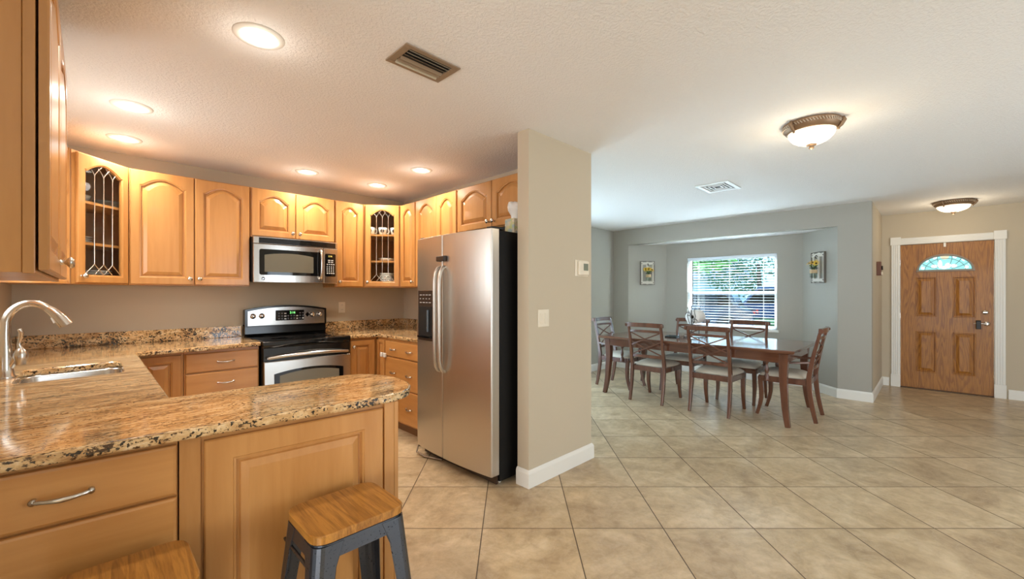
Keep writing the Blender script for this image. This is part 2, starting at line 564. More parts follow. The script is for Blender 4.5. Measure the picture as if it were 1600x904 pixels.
# ------------------------------------------------------------------ the setting
H = 2.44
struct('floor', MB().box(-3.1, 8.25, -3.6, 4.75, -0.1, 0.0), tilem)
struct('ceiling', MB().prism([(-3.1, -3.6), (8.22, -3.6), (8.22, .64), (6.80, .64), (6.80, 4.20), (2.84, 4.20), (2.84, 4.75), (-3.1, 4.75)], H, H + 0.1), ceilm)
struct('wall_kitchen_back', MB().box(-0.52, 2.84, 4.61, 4.73, 0, H), wallm)
w = MB()   # wall beside the sink, with a window opening over the sink
w.box(-0.52, -0.40, 1.0, 2.90, 0, H).box(-0.52, -0.40, 3.70, 4.61, 0, H)
w.box(-0.52, -0.40, 2.90, 3.70, 0, 1.22).box(-0.52, -0.40, 2.90, 3.70, 2.02, H)
struct('wall_kitchen_left', w, wallm)
struct('wall_kitchen_right', MB().box(2.72, 2.84, 2.045, 4.61, 0, H), wallm)
struct('wall_partition', MB().box(2.10, 2.84, 1.94, 2.045, 0, H), wallm)
w = MB()
w.box(2.84, 3.10, 4.08, 4.20, 0, H).box(5.30, 6.80, 4.08, 4.20, 0, H).box(3.10, 5.30, 4.08, 4.20, 2.12, H)
struct('wall_dining_left', w, wallg)
w = MB()
w.box(6.68, 6.80, 0.52, 0.85, 0, H).box(6.68, 6.80, 3.785, 4.08, 0, H).box(6.68, 6.80, 0.85, 3.785, 2.17, H)
struct('wall_dining_far', w, wallg)
bx0, bx1 = 6.68, 7.14
struct('wall_bay_right', MB().prism([(bx0 + .001, 0.85), (bx1, 1.30), (bx1 + .1, 1.22), (bx0 + .12, 0.80), (bx0 + .12, 0.85)], 0, 2.17), wallg)
struct('wall_bay_left', MB().prism([(bx0 + .001, 3.785), (bx0 + .12, 3.785), (bx0 + .12, 3.84), (bx1 + .1, 3.38), (bx1, 3.30)], 0, 2.17), wallg)
WY0, WY1, WZ0, WZ1 = 1.62, 2.94, 0.78, 1.915
w = MB()
w.box(bx1, bx1 + .1, 1.22, WY0, 0, 2.17).box(bx1, bx1 + .1, WY1, 3.38, 0, 2.17)
w.box(bx1, bx1 + .1, WY0, WY1, 0, WZ0).box(bx1, bx1 + .1, WY0, WY1, WZ1, 2.17)
struct('wall_bay_back', w, wallg)
struct('ceiling_bay', MB().prism([(bx0 + .12, 0.80), (bx1 + .1, 1.22), (bx1 + .1, 3.38), (bx0 + .12, 3.84)], 2.171, 2.25), ceilm)
struct('wall_foyer_side', MB().box(6.8005, 8.10, 0.52, 0.64, 0, H), wallm)
DY0, DY1, DZ = -0.556, 0.324, 2.0
w = MB()
w.box(8.10, 8.22, DY1, 0.64, 0, H).box(8.10, 8.22, -3.5, DY0, 0, H).box(8.10, 8.22, DY0, DY1, DZ, H)
struct('wall_entry', w, wallm)
w = MB()
w.box(-3.0, 2.0, -3.6, -3.5, 0, H).box(4.8, 8.22, -3.6, -3.5, 0, H).box(2.0, 4.8, -3.6, -3.5, 0, 0.4).box(2.0, 4.8, -3.6, -3.5, 2.2, H)
struct('wall_right', w, wallm)
w = MB()
w.box(-3.1, -3.0, -3.6, -2.6, 0, H).box(-3.1, -3.0, 0.4, 1.1, 0, H).box(-3.1, -3.0, -2.6, 0.4, 2.12, H)
struct('wall_rear', w, wallm)
struct('wall_near_left', MB().box(-3.0, -0.52, 1.0, 1.1, 0, H), wallm)

def frame_rect(mb, axis, at, a0, a1, z0, z1, wd, dp, mull=0, rail=None):
    """rectangular frame in the plane axis=at"""
    parts = [(a0, a0 + wd, z0, z1), (a1 - wd, a1, z0, z1), (a0 + wd, a1 - wd, z0, z0 + wd), (a0 + wd, a1 - wd, z1 - wd, z1)]
    for k in range(mull):
        c = a0 + (a1 - a0) * (k + 1) / (mull + 1)
        parts.append((c - wd / 2, c + wd / 2, z0 + wd, z1 - wd))
    if rail: parts.append((a0 + wd, a1 - wd, rail - wd / 2, rail + wd / 2))
    for p in parts:
        if axis == 'x': mb.box(at, at + dp, p[0], p[1], p[2], p[3])
        else: mb.box(p[0], p[1], at, at + dp, p[2], p[3])
    return mb
vinyl = M('white_vinyl', (0.78, 0.80, 0.80), 0.4)
win = struct('window_1', frame_rect(MB(), 'x', bx1 + .045, WY0, WY1, WZ0, WZ1, 0.04, 0.05, 0, 1.33), vinyl)
MB().box(bx1 + .068, bx1 + .072, WY0 + .04, WY1 - .04, WZ0 + .04, WZ1 - .04).build('window_pane', glass, win)
MB().box(bx1 - .035, bx1 + .044, WY0 - .03, WY1 + .03, WZ0 - .035, WZ0 - .001).build('window_sill', white_p, win, 0.004)
win = struct('window_2', frame_rect(MB(), 'x', -3.08, -2.6, 0.4, 0.0, 2.12, 0.07, 0.05, 1), vinyl)
win = struct('window_3', frame_rect(MB(), 'y', -3.56, 2.0, 4.8, 0.4, 2.2, 0.06, 0.05, 1), vinyl)  # unseen window, added to carry the side daylight
win = struct('window_5', frame_rect(MB(), 'y', 4.10, 3.10, 5.30, 0.0, 2.12, 0.06, 0.05, 1), vinyl)
win = struct('window_4', frame_rect(MB(), 'x', -0.47, 2.90, 3.70, 1.22, 2.02, 0.04, 0.04, 1), vinyl)

# baseboards
def base_run(name, pts, side, h=0.118, th=0.016):
    """pts: polyline on the floor along the wall faces; the board stands on the given side (+1 left of travel)"""
    mb = MB(); n = len(pts)
    prof = [(0, 0), (th, 0), (th, h - .022), (th - .004, h - .010), (0.004, h), (0, h)]
    offs = []
    for i in range(n):
        p = Vector(pts[i])
        ds = []
        if i > 0: ds.append((p - Vector(pts[i - 1])).normalized())
        if i < n - 1: ds.append((Vector(pts[i + 1]) - p).normalized())
        ns = [Vector((-d.y, d.x)) * side for d in ds]
        m_ = ns[0] if len(ns) == 1 else (ns[0] + ns[1]) / (1 + ns[0].dot(ns[1]))
        offs.append(m_)
    k = len(prof)
    vs = []
    for i in range(n):
        for (o_, z) in prof:
            q = Vector(pts[i]) + offs[i] * (o_ + .0005)
            vs.append((q.x, q.y, z))
    fs = [tuple(range(k)), tuple(range((n - 1) * k, n * k))]
    for i in range(n - 1):
        for j in range(k):
            j2 = (j + 1) % k
            fs.append((i * k + j, i * k + j2, (i + 1) * k + j2, (i + 1) * k + j))
    mb.add(vs, fs)
    return struct(name, mb, white_p)
base_run('baseboard_partition', [(2.10, 2.045), (2.10, 1.94), (2.84, 1.94), (2.84, 4.08)], -1)
base_run('baseboard_dining', [(5.30, 4.08), (6.68, 4.08), (6.68, 3.785), (7.14, 3.30), (7.14, 1.30), (6.68, 0.85), (6.68, 0.52), (8.10, 0.52), (8.10, DY1 + .115)], -1)
base_run('baseboard_entry', [(8.10, DY0 - .115), (8.10, -3.5)], -1)

# front door with casing
trim = MB()
for (ya, yb) in ((DY1 + .002, DY1 + .092), (DY0 - .092, DY0 - .002)):
    trim.box(8.074, 8.10, ya - .006, yb + .006, 0, 0.17)                 # plinth block
    trim.box(8.082, 8.10, ya, yb, 0.17, DZ + .002)
    for k in range(4):
        c = ya + .013 + k * .0215
        trim.box(8.076, 8.082, c, c + .012, 0.17, DZ + .002)
    trim.box(8.072, 8.10, ya - .010, yb + .010, DZ + .002, DZ + .112)     # corner block
    trim.lathe([(0.036, 0.0), (0.034, 0.006), (0.026, 0.002), (0.018, 0.006), (0.008, 0.003), (0, 0.006)], (8.0725, (ya + yb) / 2, DZ + .057), 'x', 20)
trim.box(8.082, 8.10, DY0 + .008, DY1 - .008, DZ + .004, DZ + .094)
for k in range(4):
    c = DZ + .017 + k * .0215
    trim.box(8.076, 8.082, DY0 + .008, DY1 - .008, c, c + .012)
struct('trim_1', trim, white_p, 0.002)

def door_leaf():
    x0, x1 = 8.112, 8.152
    ya, yb, z0, z1 = DY0 + .003, DY1 - .003, 0.012, DZ - .003
    mb = MB()
    W_ = yb - ya
    # panel rectangles (y measured from the latch side at ya)
    pw = 0.205
    cols = [(yb - .155 - pw, yb - .155), (ya + .155, ya + .155 + pw)]
    rows = [(0.235, 0.80), (1.0, 1.545)]
    yb_c = (ya + yb) / 2; fw = 0.265; fz0, fh = 1.625, 0.215
    rects = [(c[0], c[1], r[0], r[1]) for c in cols for r in rows]
    bm = bmesh.new()
    loopsets = [[(ya, z0), (yb, z0), (yb, z1), (ya, z1)]]
    for r in rects: loopsets.append([(r[0], r[2]), (r[1], r[2]), (r[1], r[3]), (r[0], r[3])])
    fan = [(yb_c + fw * math.cos(PI * k / 24), fz0 + fh * math.sin(PI * k / 24)) for k in range(25)]
    loopsets.append(fan)
    edges = []
    for l in loopsets:
        vs = [bm.verts.new((x0, p[0], p[1])) for p in l]
        edges += [bm.edges.new((vs[i], vs[(i + 1) % len(vs)])) for i in range(len(vs))]
    bmesh.ops.triangle_fill(bm, use_beauty=True, use_dissolve=False, edges=edges)
    bm.verts.index_update()
    mb.add([v.co for v in bm.verts], [tuple(v.index for v in f.verts) for f in bm.faces])
    bm.free()
    for (a, b_, c, d) in [(ya, yb, z0, z1)]:
        P = [(a, c), (b_, c), (b_, d), (a, d)]
        mb.loops([[(x0, p[0], p[1]) for p in P], [(x1, p[0], p[1]) for p in P]])
    for (a, b_, c, d) in rects:
        def L(s, x): return [(x, a + s, c + s), (x, b_ - s, c + s), (x, b_ - s, d - s), (x, a + s, d - s)]
        mb.loops([L(0, x0), L(.004, x0 - .005), L(.012, x0 - .005), L(.020, x0 + .012), L(.026, x0 + .012), L(.058, x0 - .002), L(.06, x0 - .002)])
    mb.loops([[(x0, p[0], p[1]) for p in fan], [(x1, p[0], p[1]) for p in fan]], False)
    return mb, yb_c, fw, fz0, fh, ya, yb, x0
mb, fyc, fw, fz0, fh, dya, dyb, dx0 = door_leaf()
door = struct('door_1', mb, oak)
# fanlight
fan = [(fyc + fw * math.cos(PI * k / 24), fz0 + fh * math.sin(PI * k / 24)) for k in range(25)]
fr = MB()
def fan_l(s, x): return [(x, fyc + (fw - s) * math.cos(PI * k / 24), fz0 + s * .9 + (fh - s * 1.9) * math.sin(PI * k / 24)) for k in range(25)]
fr.loops([fan_l(-.012, dx0 - .0005), fan_l(-.010, dx0 - .012), fan_l(.010, dx0 - .014), fan_l(.018, dx0 + .004)], False)
grey_f = M('fanlight_frame_wood', (0.27, 0.21, 0.16), 0.4)
fl = fr.build('fanlight_frame', grey_f, door)
MB().add(fan_l(.015, dx0 + .006), [tuple(range(25))]).build('stained_glass', stained, fl)
mbw = MB()
for (cy, cz, ry, rz_) in ((-.045, .075, .022, .055), (.03, .055, .028, .035), (-.10, .05, .03, .022), (.085, .05, .03, .022), (-.005, .03, .03, .02), (-.21, .03, .02, .018), (.20, .03, .02, .018)):
    mbw.add([(dx0 + .003, fyc - cy + ry * math.cos(2 * PI * k / 14), fz0 + .012 + cz + rz_ * math.sin(2 * PI * k / 14)) for k in range(14)], [tuple(range(14))])
for k in (3, 6, 9, 15, 18, 21):
    a = PI * k / 24
    mbw.add([(dx0 + .003, fyc + (fw * .9) * math.cos(a + d), fz0 + .004 + (fh * q_) * math.sin(a + d)) for d, q_ in ((-.10, .90), (.10, .90), (.05, .80), (-.05, .80))], [(0, 1, 2, 3)])
mbw.build('clear_bevels', stained_w, fl)
mbw = MB(); mbw.add([(dx0 + .002, fyc + .045 * math.cos(PI * k / 8 + PI), fz0 + fh * .93 + .05 * math.sin(PI * k / 8 + PI)) for k in range(9)], [tuple(range(9))])
mbw.build('olive_pane', stained_y, fl)
mbl = MB()
for k in (4, 7, 10, 14, 17, 20):
    a = PI * k / 24
    mbl.tube([(dx0 + .002, fyc + fw * q_ * math.cos(a + (1 - q_) * .35 * (1 if k > 12 else -1)), fz0 + .01 + fh * q_ * .95 * math.sin(a + (1 - q_) * .35 * (1 if k > 12 else -1))) for q_ in (.25, .5, .75, .95)], .0022, 5)
mbl.tube([(dx0 + .002, fyc + fw * .72 * math.cos(PI * k / 16), fz0 + .01 + fh * .72 * math.sin(PI * k / 16)) for k in range(17)], .002, 5)
mbl.build('leading', iron, fl)
h = MB()
h.lathe([(.030, 0), (.030, .008), (.020, .012), (.013, .014), (.011, .05)], (0, 0, 0), 'x', 18)
h.tube([(.045, 0, 0), (.052, .02, 0), (.054, .07, .003), (.050, .115, .0)], [.009, .010, .008, .006], 8)
ho = h.build('door_handle', nickel, door); ho.location = (dx0, dya + .062, .93); ho.rotation_euler = (0, 0, 0); ho.scale = (-1, 1, 1)
g = MB(); g.prism_y([(-.012, -.075), (.012, -.075), (.016, .02), (.010, .038), (-.010, .038), (-.016, .02)], -.022, .022)
g.build('child_guard', black_m, door, .006).location = (dx0 - .058, dya + .135, .935)
h = MB(); h.lathe([(.030, 0), (.030, .006), (.024, .014), (.012, .016), (.012, .020), (0, .020)], (0, 0, 0), 'x', 18)
h.box(.018, .030, -.018, .018, -.005, .005)
ho = h.build('deadbolt', nickel, door); ho.location = (dx0, dya + .075, 1.075); ho.scale = (-1, 1, 1)
for z in (.22, 1.0, 1.75):
    MB().tube([(8.094, DY1 - .001, z - .045), (8.094, DY1 - .001, z + .045)], .006, 8).build('hinge', nickel, door)
MB().box(8.06, 8.20, DY0 + .002, DY1 - .002, 0.0005, .010).build('threshold', M('bronze_sill', (.12, .07, .04), .5), door, .003)
MB().box(8.096, 8.106, fyc - .012, fyc + .012, 1.945, 2.0).build('alarm_sensor', white_pl, door, .003)

# ------------------------------------------------------------------ cabinet parts (local: x width, -y towards the room, z up)
def arch_loop(x0, x1, z0, zs, hgt, s, y, n=20):
    """opening outline inset by s, arch of given rise above zs"""
    a0, a1 = x0 + s, x1 - s
    pts = [(a0, y, z0 + s), (a1, y, z0 + s), (a1, y, zs - s)]
    xc = (x0 + x1) / 2; hw = (a1 - a0) / 2
    for k in range(n + 1):
        u = 1 - 2 * k / n
        if hgt > 0:
            uu = min(1.0, abs(u) / 0.88)
            zz = hgt * (math.cos(uu * PI / 2) ** 0.85 if uu < 1 else 0.0)
        else: zz = 0
        pts.append((xc + hw * u, y, zs - s + zz))
    pts.append((a0, y, zs - s))
    return pts
def outer_loop(X0, X1, Z0, Z1, s, y, zs, n=20):
    X0 += s; X1 -= s; Z0 += s; Z1 -= s
    pts = [(X0, y, Z0), (X1, y, Z0), (X1, y, zs)]
    for k in range(n + 1):
        pts.append((X1 + (X0 - X1) * k / n, y, Z1))
    pts.append((X0, y, zs))
    return pts

def door_mb(X0, X1, Z0, Z1, arch=True, fill=True, st=0.062, th=0.020, rail=None, hgt=None):
    st = min(st, (X1 - X0) * 0.24)
    rail = rail or st
    x0, x1, z0 = X0 + st, X1 - st, Z0 + rail
    hw = (x1 - x0)
    if hgt is None: hgt = min(0.058, hw * 0.30) if arch else 0.0
    zs = Z1 - st * 0.92 - hgt
    mb = MB()
    O = lambda s, y: outer_loop(X0, X1, Z0, Z1, s, y, zs)
    I = lambda s, y: arch_loop(x0, x1, z0, zs, hgt, s, y)
    lp = [O(0, -.001), O(0, -th + .004), O(.004, -th), I(-.010, -th), I(-.007, -th + .003), I(-.001, -th + .004), I(.001, -th + .016)]
    if fill:
        lp += [I(.009, -th + .016), I(.013, -th + .010), I(.036, -th + .001), I(.038, -th + .001)]
        mb.loops(lp, True)
    else:
        lp += [I(.002, -.001)]
        mb.loops(lp, False)
        mb.loops([O(0, -.001), I(.002, -.001)], False)
    return mb, (x0, x1, z0, zs, hgt)

def knob(parent, x, z, y=-.020):
    mb = MB().lathe([(.009, 0), (.0065, .004), (.0060, .013), (.012, .017), (.0172, .022), (.0178, .027), (.013, .033), (0, .035)], (0, 0, 0), 'y', 16)
    o = mb.build('knob', nickel, parent); o.location = (x, y, z)
    return o
def pull(parent, x, z, L=.105, y=-.020):
    mb = MB()
    for s in (-1, 1):
        mb.lathe([(.007, 0), (.0065, .008), (.0085, .011), (.0085, .017), (0, .020)], (s * L / 2, 0, 0), 'y', 12)
    n = 12; path = []; rs = []
    for k in range(n + 1):
        u = -1 + 2 * k / n
        path.append((u * L / 2, -.014 - .012 * (1 - u * u), -.004 * (1 - u * u)))
        rs.append(.0045 + .0032 * (1 - abs(u)) + (.002 if k in (1, n - 1) else 0))
    mb.tube(path, rs, 8)
    o = mb.build('pull_handle', nickel, parent); o.location = (x, y, z)
    return o
def glass_fill(parent, ip, y=-.009):
    x0, x1, z0, zs, hg = ip
    MB().add(arch_loop(x0, x1, z0, zs, hg, -.004, y), [tuple(range(24))]).build('glass_pane', glass, parent)
    mb = MB(); n = 3; w_ = x1 - x0; p = w_ / (n + 1); r = .0032
    zt = zs + hg * .2; zb = z0 + .075
    for k in range(1, n + 1):
        x = x0 + p * k
        mb.tube([(x, y - .003, zb), (x, y - .003, zt - .03)], r, 6)
        for s in (-1, 1):
            mb.tube([(x, y - .003, zb), (x + s * p * .25, y - .003, zb - .02), (x + s * p * .75, y - .003, z0 + .02), (x + s * p, y - .003, z0 + .002)], r * .9, 6)
            top = []
            reach = 1.0 if 0 < k + s < n + 1 else .8
            for q_ in range(7):
                u = q_ / 6 * reach
                top.append((x + s * p * (u ** 1.3) * 1.0, y - .003, zt - .03 + .085 * u))
            lim = []
            for t_ in top:
                uu = min(1, abs((t_[0] - (x0 + x1) / 2) / (w_ / 2)) / .88)
                if t_[2] < zs + hg * (math.cos(uu * PI / 2) ** .85 if uu < 1 else 0) + .003: lim.append(t_)
            if len(lim) > 1: mb.tube(lim, r * .9, 6)
    mb.build('leading', came, parent)

def carcass(parent, w_, d_, z0, z1, mat=maple, name='carcass'):
    return MB().box(0, w_, 0.0, d_, z0, z1).build(name, mat, parent, .0015)

UZ0, UZ1 = 1.383, 2.268
def upper(label, loc, rz, w_, d_, doors, z0=UZ0, z1=UZ1, knobs='', group='maple wall cabinets', gap=0.0):
    """doors: list of (x0,x1); knobs: per door 'l' or 'r'"""
    t_ = thing('wall_cabinet', label, 'cabinet', loc, rz, group)
    if gap:
        MB().box(.004, w_ - .004, .022, d_, z0, z1).build('carcass', maple, t_, .0015)
        MB().box(0, w_, 0, .0215, z0 - .002, z1).build('face_frame', maple, t_, .0015)
    else:
        carcass(t_, w_, d_, z0, z1)
    for (a, b_), k in zip(doors, knobs):
        mb, ip = door_mb(a, b_, z0 + .008, z1 - .008)
        dr = mb.build('door', maple, t_)
        dr.location = (0, -gap, 0)
        if k in 'lr': knob(dr, a + .028 if k == 'l' else b_ - .028, z0 + .055)
    return t_

g = 'maple wall cabinets'
upper('arched double-door maple wall cabinet left of the microwave', (0.20, 4.30, 0), 0, .795, .305, [(.006, .394), (.402, .790)], knobs='rl')
upper('short two-door maple wall cabinet directly above the microwave', (1.0, 4.30, 0), 0, .745, .305, [(.008, .369), (.377, .738)], 1.828, UZ1, 'rl')
upper('narrow single-door maple wall cabinet right of the microwave', (1.750, 4.30, 0), 0, .300, .305, [(.008, .292)], knobs='l')
upper('near maple wall cabinet with dark door gap, left of the sink', (-.100, 1.59, 0), PI / 2, 1.10, .290, [(.012, .545), (.553, 1.092)], 1.372, UZ1, 'rl', gap=.004)
upper('slim maple wall cabinet between right glass corner cabinet and the pair over the counter', (2.37, 4.06, 0), -PI / 2, .300, .345, [(.006, .293)], knobs='r')
upper('two-door maple wall cabinet left of the fridge top', (2.37, 3.755, 0), -PI / 2, .690, .345, [(.006, .360), (.366, .682)], knobs='rl')
upper('short two-door maple wall cabinet above the stainless fridge', (2.37, 3.060, 0), -PI / 2, .990, .345, [(.006, .462), (.470, .930)], 1.865, UZ1, 'rl')

def corner_cab(label, pts, loc, rz, w_, contents, kside):
    """pts: footprint polygon in local coordinates (first two are the front corners)"""
    t_ = thing('wall_cabinet', label, 'cabinet', loc, rz, g)
    mb = MB()
    mb.prism(pts, UZ0, UZ0 + .018); mb.prism(pts, UZ1 - .018, UZ1)
    n = len(pts)
    for i in range(1, n):
        a = Vector((*pts[i], 0)); b_ = Vector((*pts[(i + 1) % n], 0))
        d = (b_ - a).normalized(); nn_ = Vector((-d.y, d.x, 0)) * .015
        P = [a, b_, b_ + nn_, a + nn_]
        mb.prism([(p.x, p.y) for p in P], UZ0 + .018, UZ1 - .018)
    mb.build('carcass', maple_in, t_)
    ff = MB(); ff.box(-.001, .030, -.002, .018, UZ0, UZ1).box(w_ - .030, w_ + .001, -.002, .018, UZ0, UZ1)
    ff.box(.030, w_ - .030, -.002, .018, UZ1 - .03, UZ1).box(.030, w_ - .030, -.002, .018, UZ0, UZ0 + .02)
    ff.build('face_frame', maple, t_)
    sh = [(p[0] * .94 + w_ / 2 * .06, p[1] * .94 + .022) for p in pts]
    for z in SHELF:
        MB().prism(sh, z - .018, z).build('shelf', maple_h, t_)
    mb, ip = door_mb(.022, w_ - .022, UZ0 + .010, UZ1 - .010, fill=False, st=.054)
    dr = mb.build('door', maple, t_)
    dr.location = (0, -.003, 0)
    glass_fill(dr, ip)
    knob(dr, .022 + .026 if kside == 'l' else w_ - .048, UZ0 + .055)
    return t_
SHELF = (1.672, 1.955)
R2 = math.sqrt(.5)
WL = math.hypot(.29, .30)
def loc_pts(wpts, o, rz):
    c, s = math.cos(-rz), math.sin(-rz)
    return [((p[0] - o[0]) * c - (p[1] - o[1]) * s, (p[0] - o[0]) * s + (p[1] - o[1]) * c) for p in wpts]
rzL = math.atan2(.30, .29)
corner_cab('left corner wall cabinet with leaded glass door beside the sink wall', loc_pts([(-.095, 4.0), (.195, 4.30), (.195, 4.605), (-.395, 4.605), (-.395, 4.0)], (-.095, 4.0), rzL), (-.095, 4.0, 0), rzL, WL, None, 'l')
rzR = math.atan2(4.06 - 4.30, 2.37 - 2.055); WR = math.hypot(.24, .315)
corner_cab('right corner wall cabinet with leaded glass door near the fridge', loc_pts([(2.055, 4.30), (2.365, 4.064), (2.715, 4.064), (2.715, 4.605), (2.055, 4.605)], (2.055, 4.30), rzR), (2.055, 4.30, 0), rzR, WR, None, 'l')

# open end shelf facing the sink window
es_ = thing('end_shelf', 'narrow open end shelf beside the left glass corner cabinet', 'shelf', (-.395, 3.80, 0), 0)
q = [(0, 0.19)] + [(.285 * math.sin(PI / 2 * k / 8) , .19 - .19 * math.cos(PI / 2 * (1 - k / 8)) * 1.0) for k in range(0)] 
quart = [(0, .194), (0, .01)] + [(.05 + .235 * math.sin(PI / 2 * k / 8), .01 + .184 * (1 - math.cos(PI / 2 * k / 8))) for k in range(9)]
MB().box(0.0, .294, .178, .194, UZ0, UZ1).build('end_panel', maple, es_)
for z in (UZ0 + .02, 1.672, 1.985, UZ1):
    MB().prism([(p[0], min(p[1], .177)) for p in quart[1:]] + [(0, .177)], z - .02, z).build('shelf', maple_h, es_, .002)

# dishes behind the glass doors
plate_p = [(0, 0), (.055, 0), (.065, .004), (.095, .012), (.098, .014), (.094, .0155), (.064, .007), (0, .005)]
bowl_p = [(0, 0), (.035, 0), (.045, .012), (.070, .042), (.078, .060), (.075, .060), (.066, .042), (.042, .016), (0, .012)]
cup_p = [(0, 0), (.028, 0), (.034, .006), (.044, .05), (.046, .078), (.043, .078), (.040, .05), (.030, .012), (0, .010)]
def dish(kind, prof, mat, loc, label, sc, group, handle=False):
    mb = MB().lathe([(r * sc, z * sc) for r, z in prof], (0, 0, 0), 'z', 24)
    t_ = mb.build(kind, mat); t_.location = loc
    tag(t_, label, kind, group)
    return t_
words = ['lowest', 'second from bottom', 'middle', 'fourth from bottom', 'topmost']
def stack(x, y, z, n, what, where, sc=1.0, mat=china, dz=.010, prof=plate_p, kind='plate'):
    ws = {1: ['single'], 3: ['bottom', 'middle', 'top'], 4: ['lowest', 'second lowest', 'second highest', 'highest'], 5: words}[n]
    for k in range(n):
        dish(kind, prof, mat, (x, y, z + .001 + k * dz), f'{what}, {ws[k]} of the stack {where}', sc, 'dishes in the glass cabinets')
stack(.020, 4.40, UZ0 + .018, 5, 'white plate', 'on the left glass cabinet floor', .95, china, .018)
stack(-.075, 4.40, SHELF[0], 4, 'white plate', 'on the left glass cabinet middle shelf', .85, china, .016)
dish('bowl', bowl_p, china, (-.10, 4.40, SHELF[1] + .001), 'white china bowl at the left of the top shelf, left glass cabinet', 1.3, 'dishes in the glass cabinets')
dish('bowl', bowl_p, china_g, (.088, 4.49, SHELF[1] + .001), 'grey green bowl at the right of the top shelf, left glass cabinet', 1.1, 'dishes in the glass cabinets')
dish('bowl', bowl_p, china_g, (.128, 4.53, UZ0 + .019), 'grey green bowl on the floor of the left glass cabinet', .72, 'dishes in the glass cabinets')
stack(2.33, 4.30, UZ0 + .018, 4, 'cream bowl', 'on the right glass cabinet floor', 1.05, china, .026, bowl_p, 'bowl')
dish('serving_dish', [(0, 0), (.07, 0), (.085, .02), (.098, .034), (.094, .034), (.08, .02), (0, .006)], china, (2.34, 4.32, SHELF[0] + .001), 'white serving dish on the middle shelf of the right glass cabinet', 1.0, 'dishes in the glass cabinets')
dish('bowl', bowl_p, china_b, (2.165, 4.335, UZ0 + .019), 'blue green glass bowl at the left floor of the right glass cabinet', .7, 'dishes in the glass cabinets')
for k, (x, y) in enumerate(((2.155, 4.335), (2.258, 4.26), (2.36, 4.185))):
    t_ = thing('mug', f'{("leftmost", "middle", "rightmost")[k]} cream mug with dark crest on the top shelf, right glass cabinet', 'mug', (x, y, SHELF[1] + .001), rzR, 'mugs on the top shelf')
    MB().lathe([(r * 1.05, z * 1.02) for r, z in cup_p], (0, 0, 0), 'z', 20).build('cup_body', china, t_)
    MB().tube([(.044, 0, .065), (.066, 0, .060), (.070, 0, .04), (.060, 0, .02), (.038, 0, .018)], .004, 6).build('handle', china, t_)
    mb = MB(); mb.lathe([(.020, 0), (.019, .0012), (.015, .0012), (.015, 0)], (0, 0, 0), 'y', 16)
    mb.lathe([(.009, 0), (.008, .0012), (0, .0014)], (.002, 0, .002), 'y', 10)
    mb.build('crest', dark_line, t_).location = (0.0, -.0475, .042)

# ------------------------------------------------------------------ base cabinets
CZ0, CZ1, TOE = 0.10, 0.880, 0.10
def slab(X0, X1, Z0, Z1, th=.020):
    mb = MB()
    def L(s, y): return [(X0 + s, y, Z0 + s), (X1 - s, y, Z0 + s), (X1 - s, y, Z1 - s), (X0 + s, y, Z1 - s)]
    mb.loops([L(0, -.001), L(0, -th + .007), L(.002, -th + .003), L(.008, -th), L(.012, -th)])
    return mb
def base(name, label, loc, rz, w_, d_, toe=True, z1=CZ1):
    t_ = thing(name, label, 'cabinet', loc, rz, 'maple base cabinets')
    carcass(t_, w_, d_, TOE, z1)
    if toe: MB().box(0, w_, .065, d_, 0, TOE - .001).build('toe_kick', toe_m, t_)
    return t_
def drawers(t_, x0, x1, zs, pulls, L=.105):
    for (a, b_) in zs:
        dr = slab(x0, x1, a, b_).build('drawer', maple_h, t_)
        for px in pulls: pull(dr, px, (a + b_) / 2, L)
def rdoor(t_, x0, x1, z0, z1, k=None, kz=None):
    mb, ip = door_mb(x0, x1, z0, z1, arch=False)
    dr = mb.build('door', maple, t_)
    if k: knob(dr, x0 + .028 if k == 'l' else x1 - .028, kz or z1 - .06)
    return dr
YB = 3.995
c1 = base('base_cabinet', 'corner maple base cabinet whose door shows past the sink counter', (.205, YB, 0), 0, .284, .60)
rdoor(c1, .010, .270, .125, .858)
c2 = base('base_cabinet', 'maple drawer base cabinet left of the stove', (.492, YB, 0), 0, .500, .60)
drawers(c2, .008, .494, [(.712, .858), (.535, .704), (.325, .527), (.115, .317)], [.262], .105)
c3 = base('base_cabinet', 'single-door maple base cabinet right of the stove', (1.752, YB, 0), 0, .300, .60)
rdoor(c3, .018, .268, .125, .858, 'l')
c4 = base('base_cabinet', 'narrow-door corner maple base cabinet next to the wide drawers', (2.060, 3.990, 0), -PI / 2, .172, .645)
rdoor(c4, .014, .166, .125, .858)
c5 = base('base_cabinet', 'wide maple drawer base cabinet left of the fridge', (2.060, 3.815, 0), -PI / 2, .780, .645)
drawers(c5, .008, .772, [(.712, .858), (.425, .704), (.115, .417)], [.175, .46], .085)
c6 = base('sink_cabinet', 'maple sink cabinet under the left granite counter', (.185, 2.13, 0), PI / 2, 1.80, .575)
c6['label'] = 'maple base cabinet below the sink counter, facing the kitchen floor'
for i in range(4): rdoor(c6, .01 + i * .447, .44 + i * .447, .125, .858, 'rl'[i % 2])
# cut the space for the basin: the sink cabinet is an open box there
bpy.data.objects.remove([o for o in bpy.data.objects if o.parent == c6 and o.name.startswith('carcass')][0])
mbx = MB().box(0, 1.80, 0, .018, TOE, CZ1).box(0, 1.80, .55, .575, TOE, CZ1).box(0, .018, .018, .55, TOE, CZ1).box(1.782, 1.80, .018, .55, TOE, CZ1).box(.018, 1.782, .018, .55, TOE, TOE + .018)
mbx.build('carcass', maple, c6)

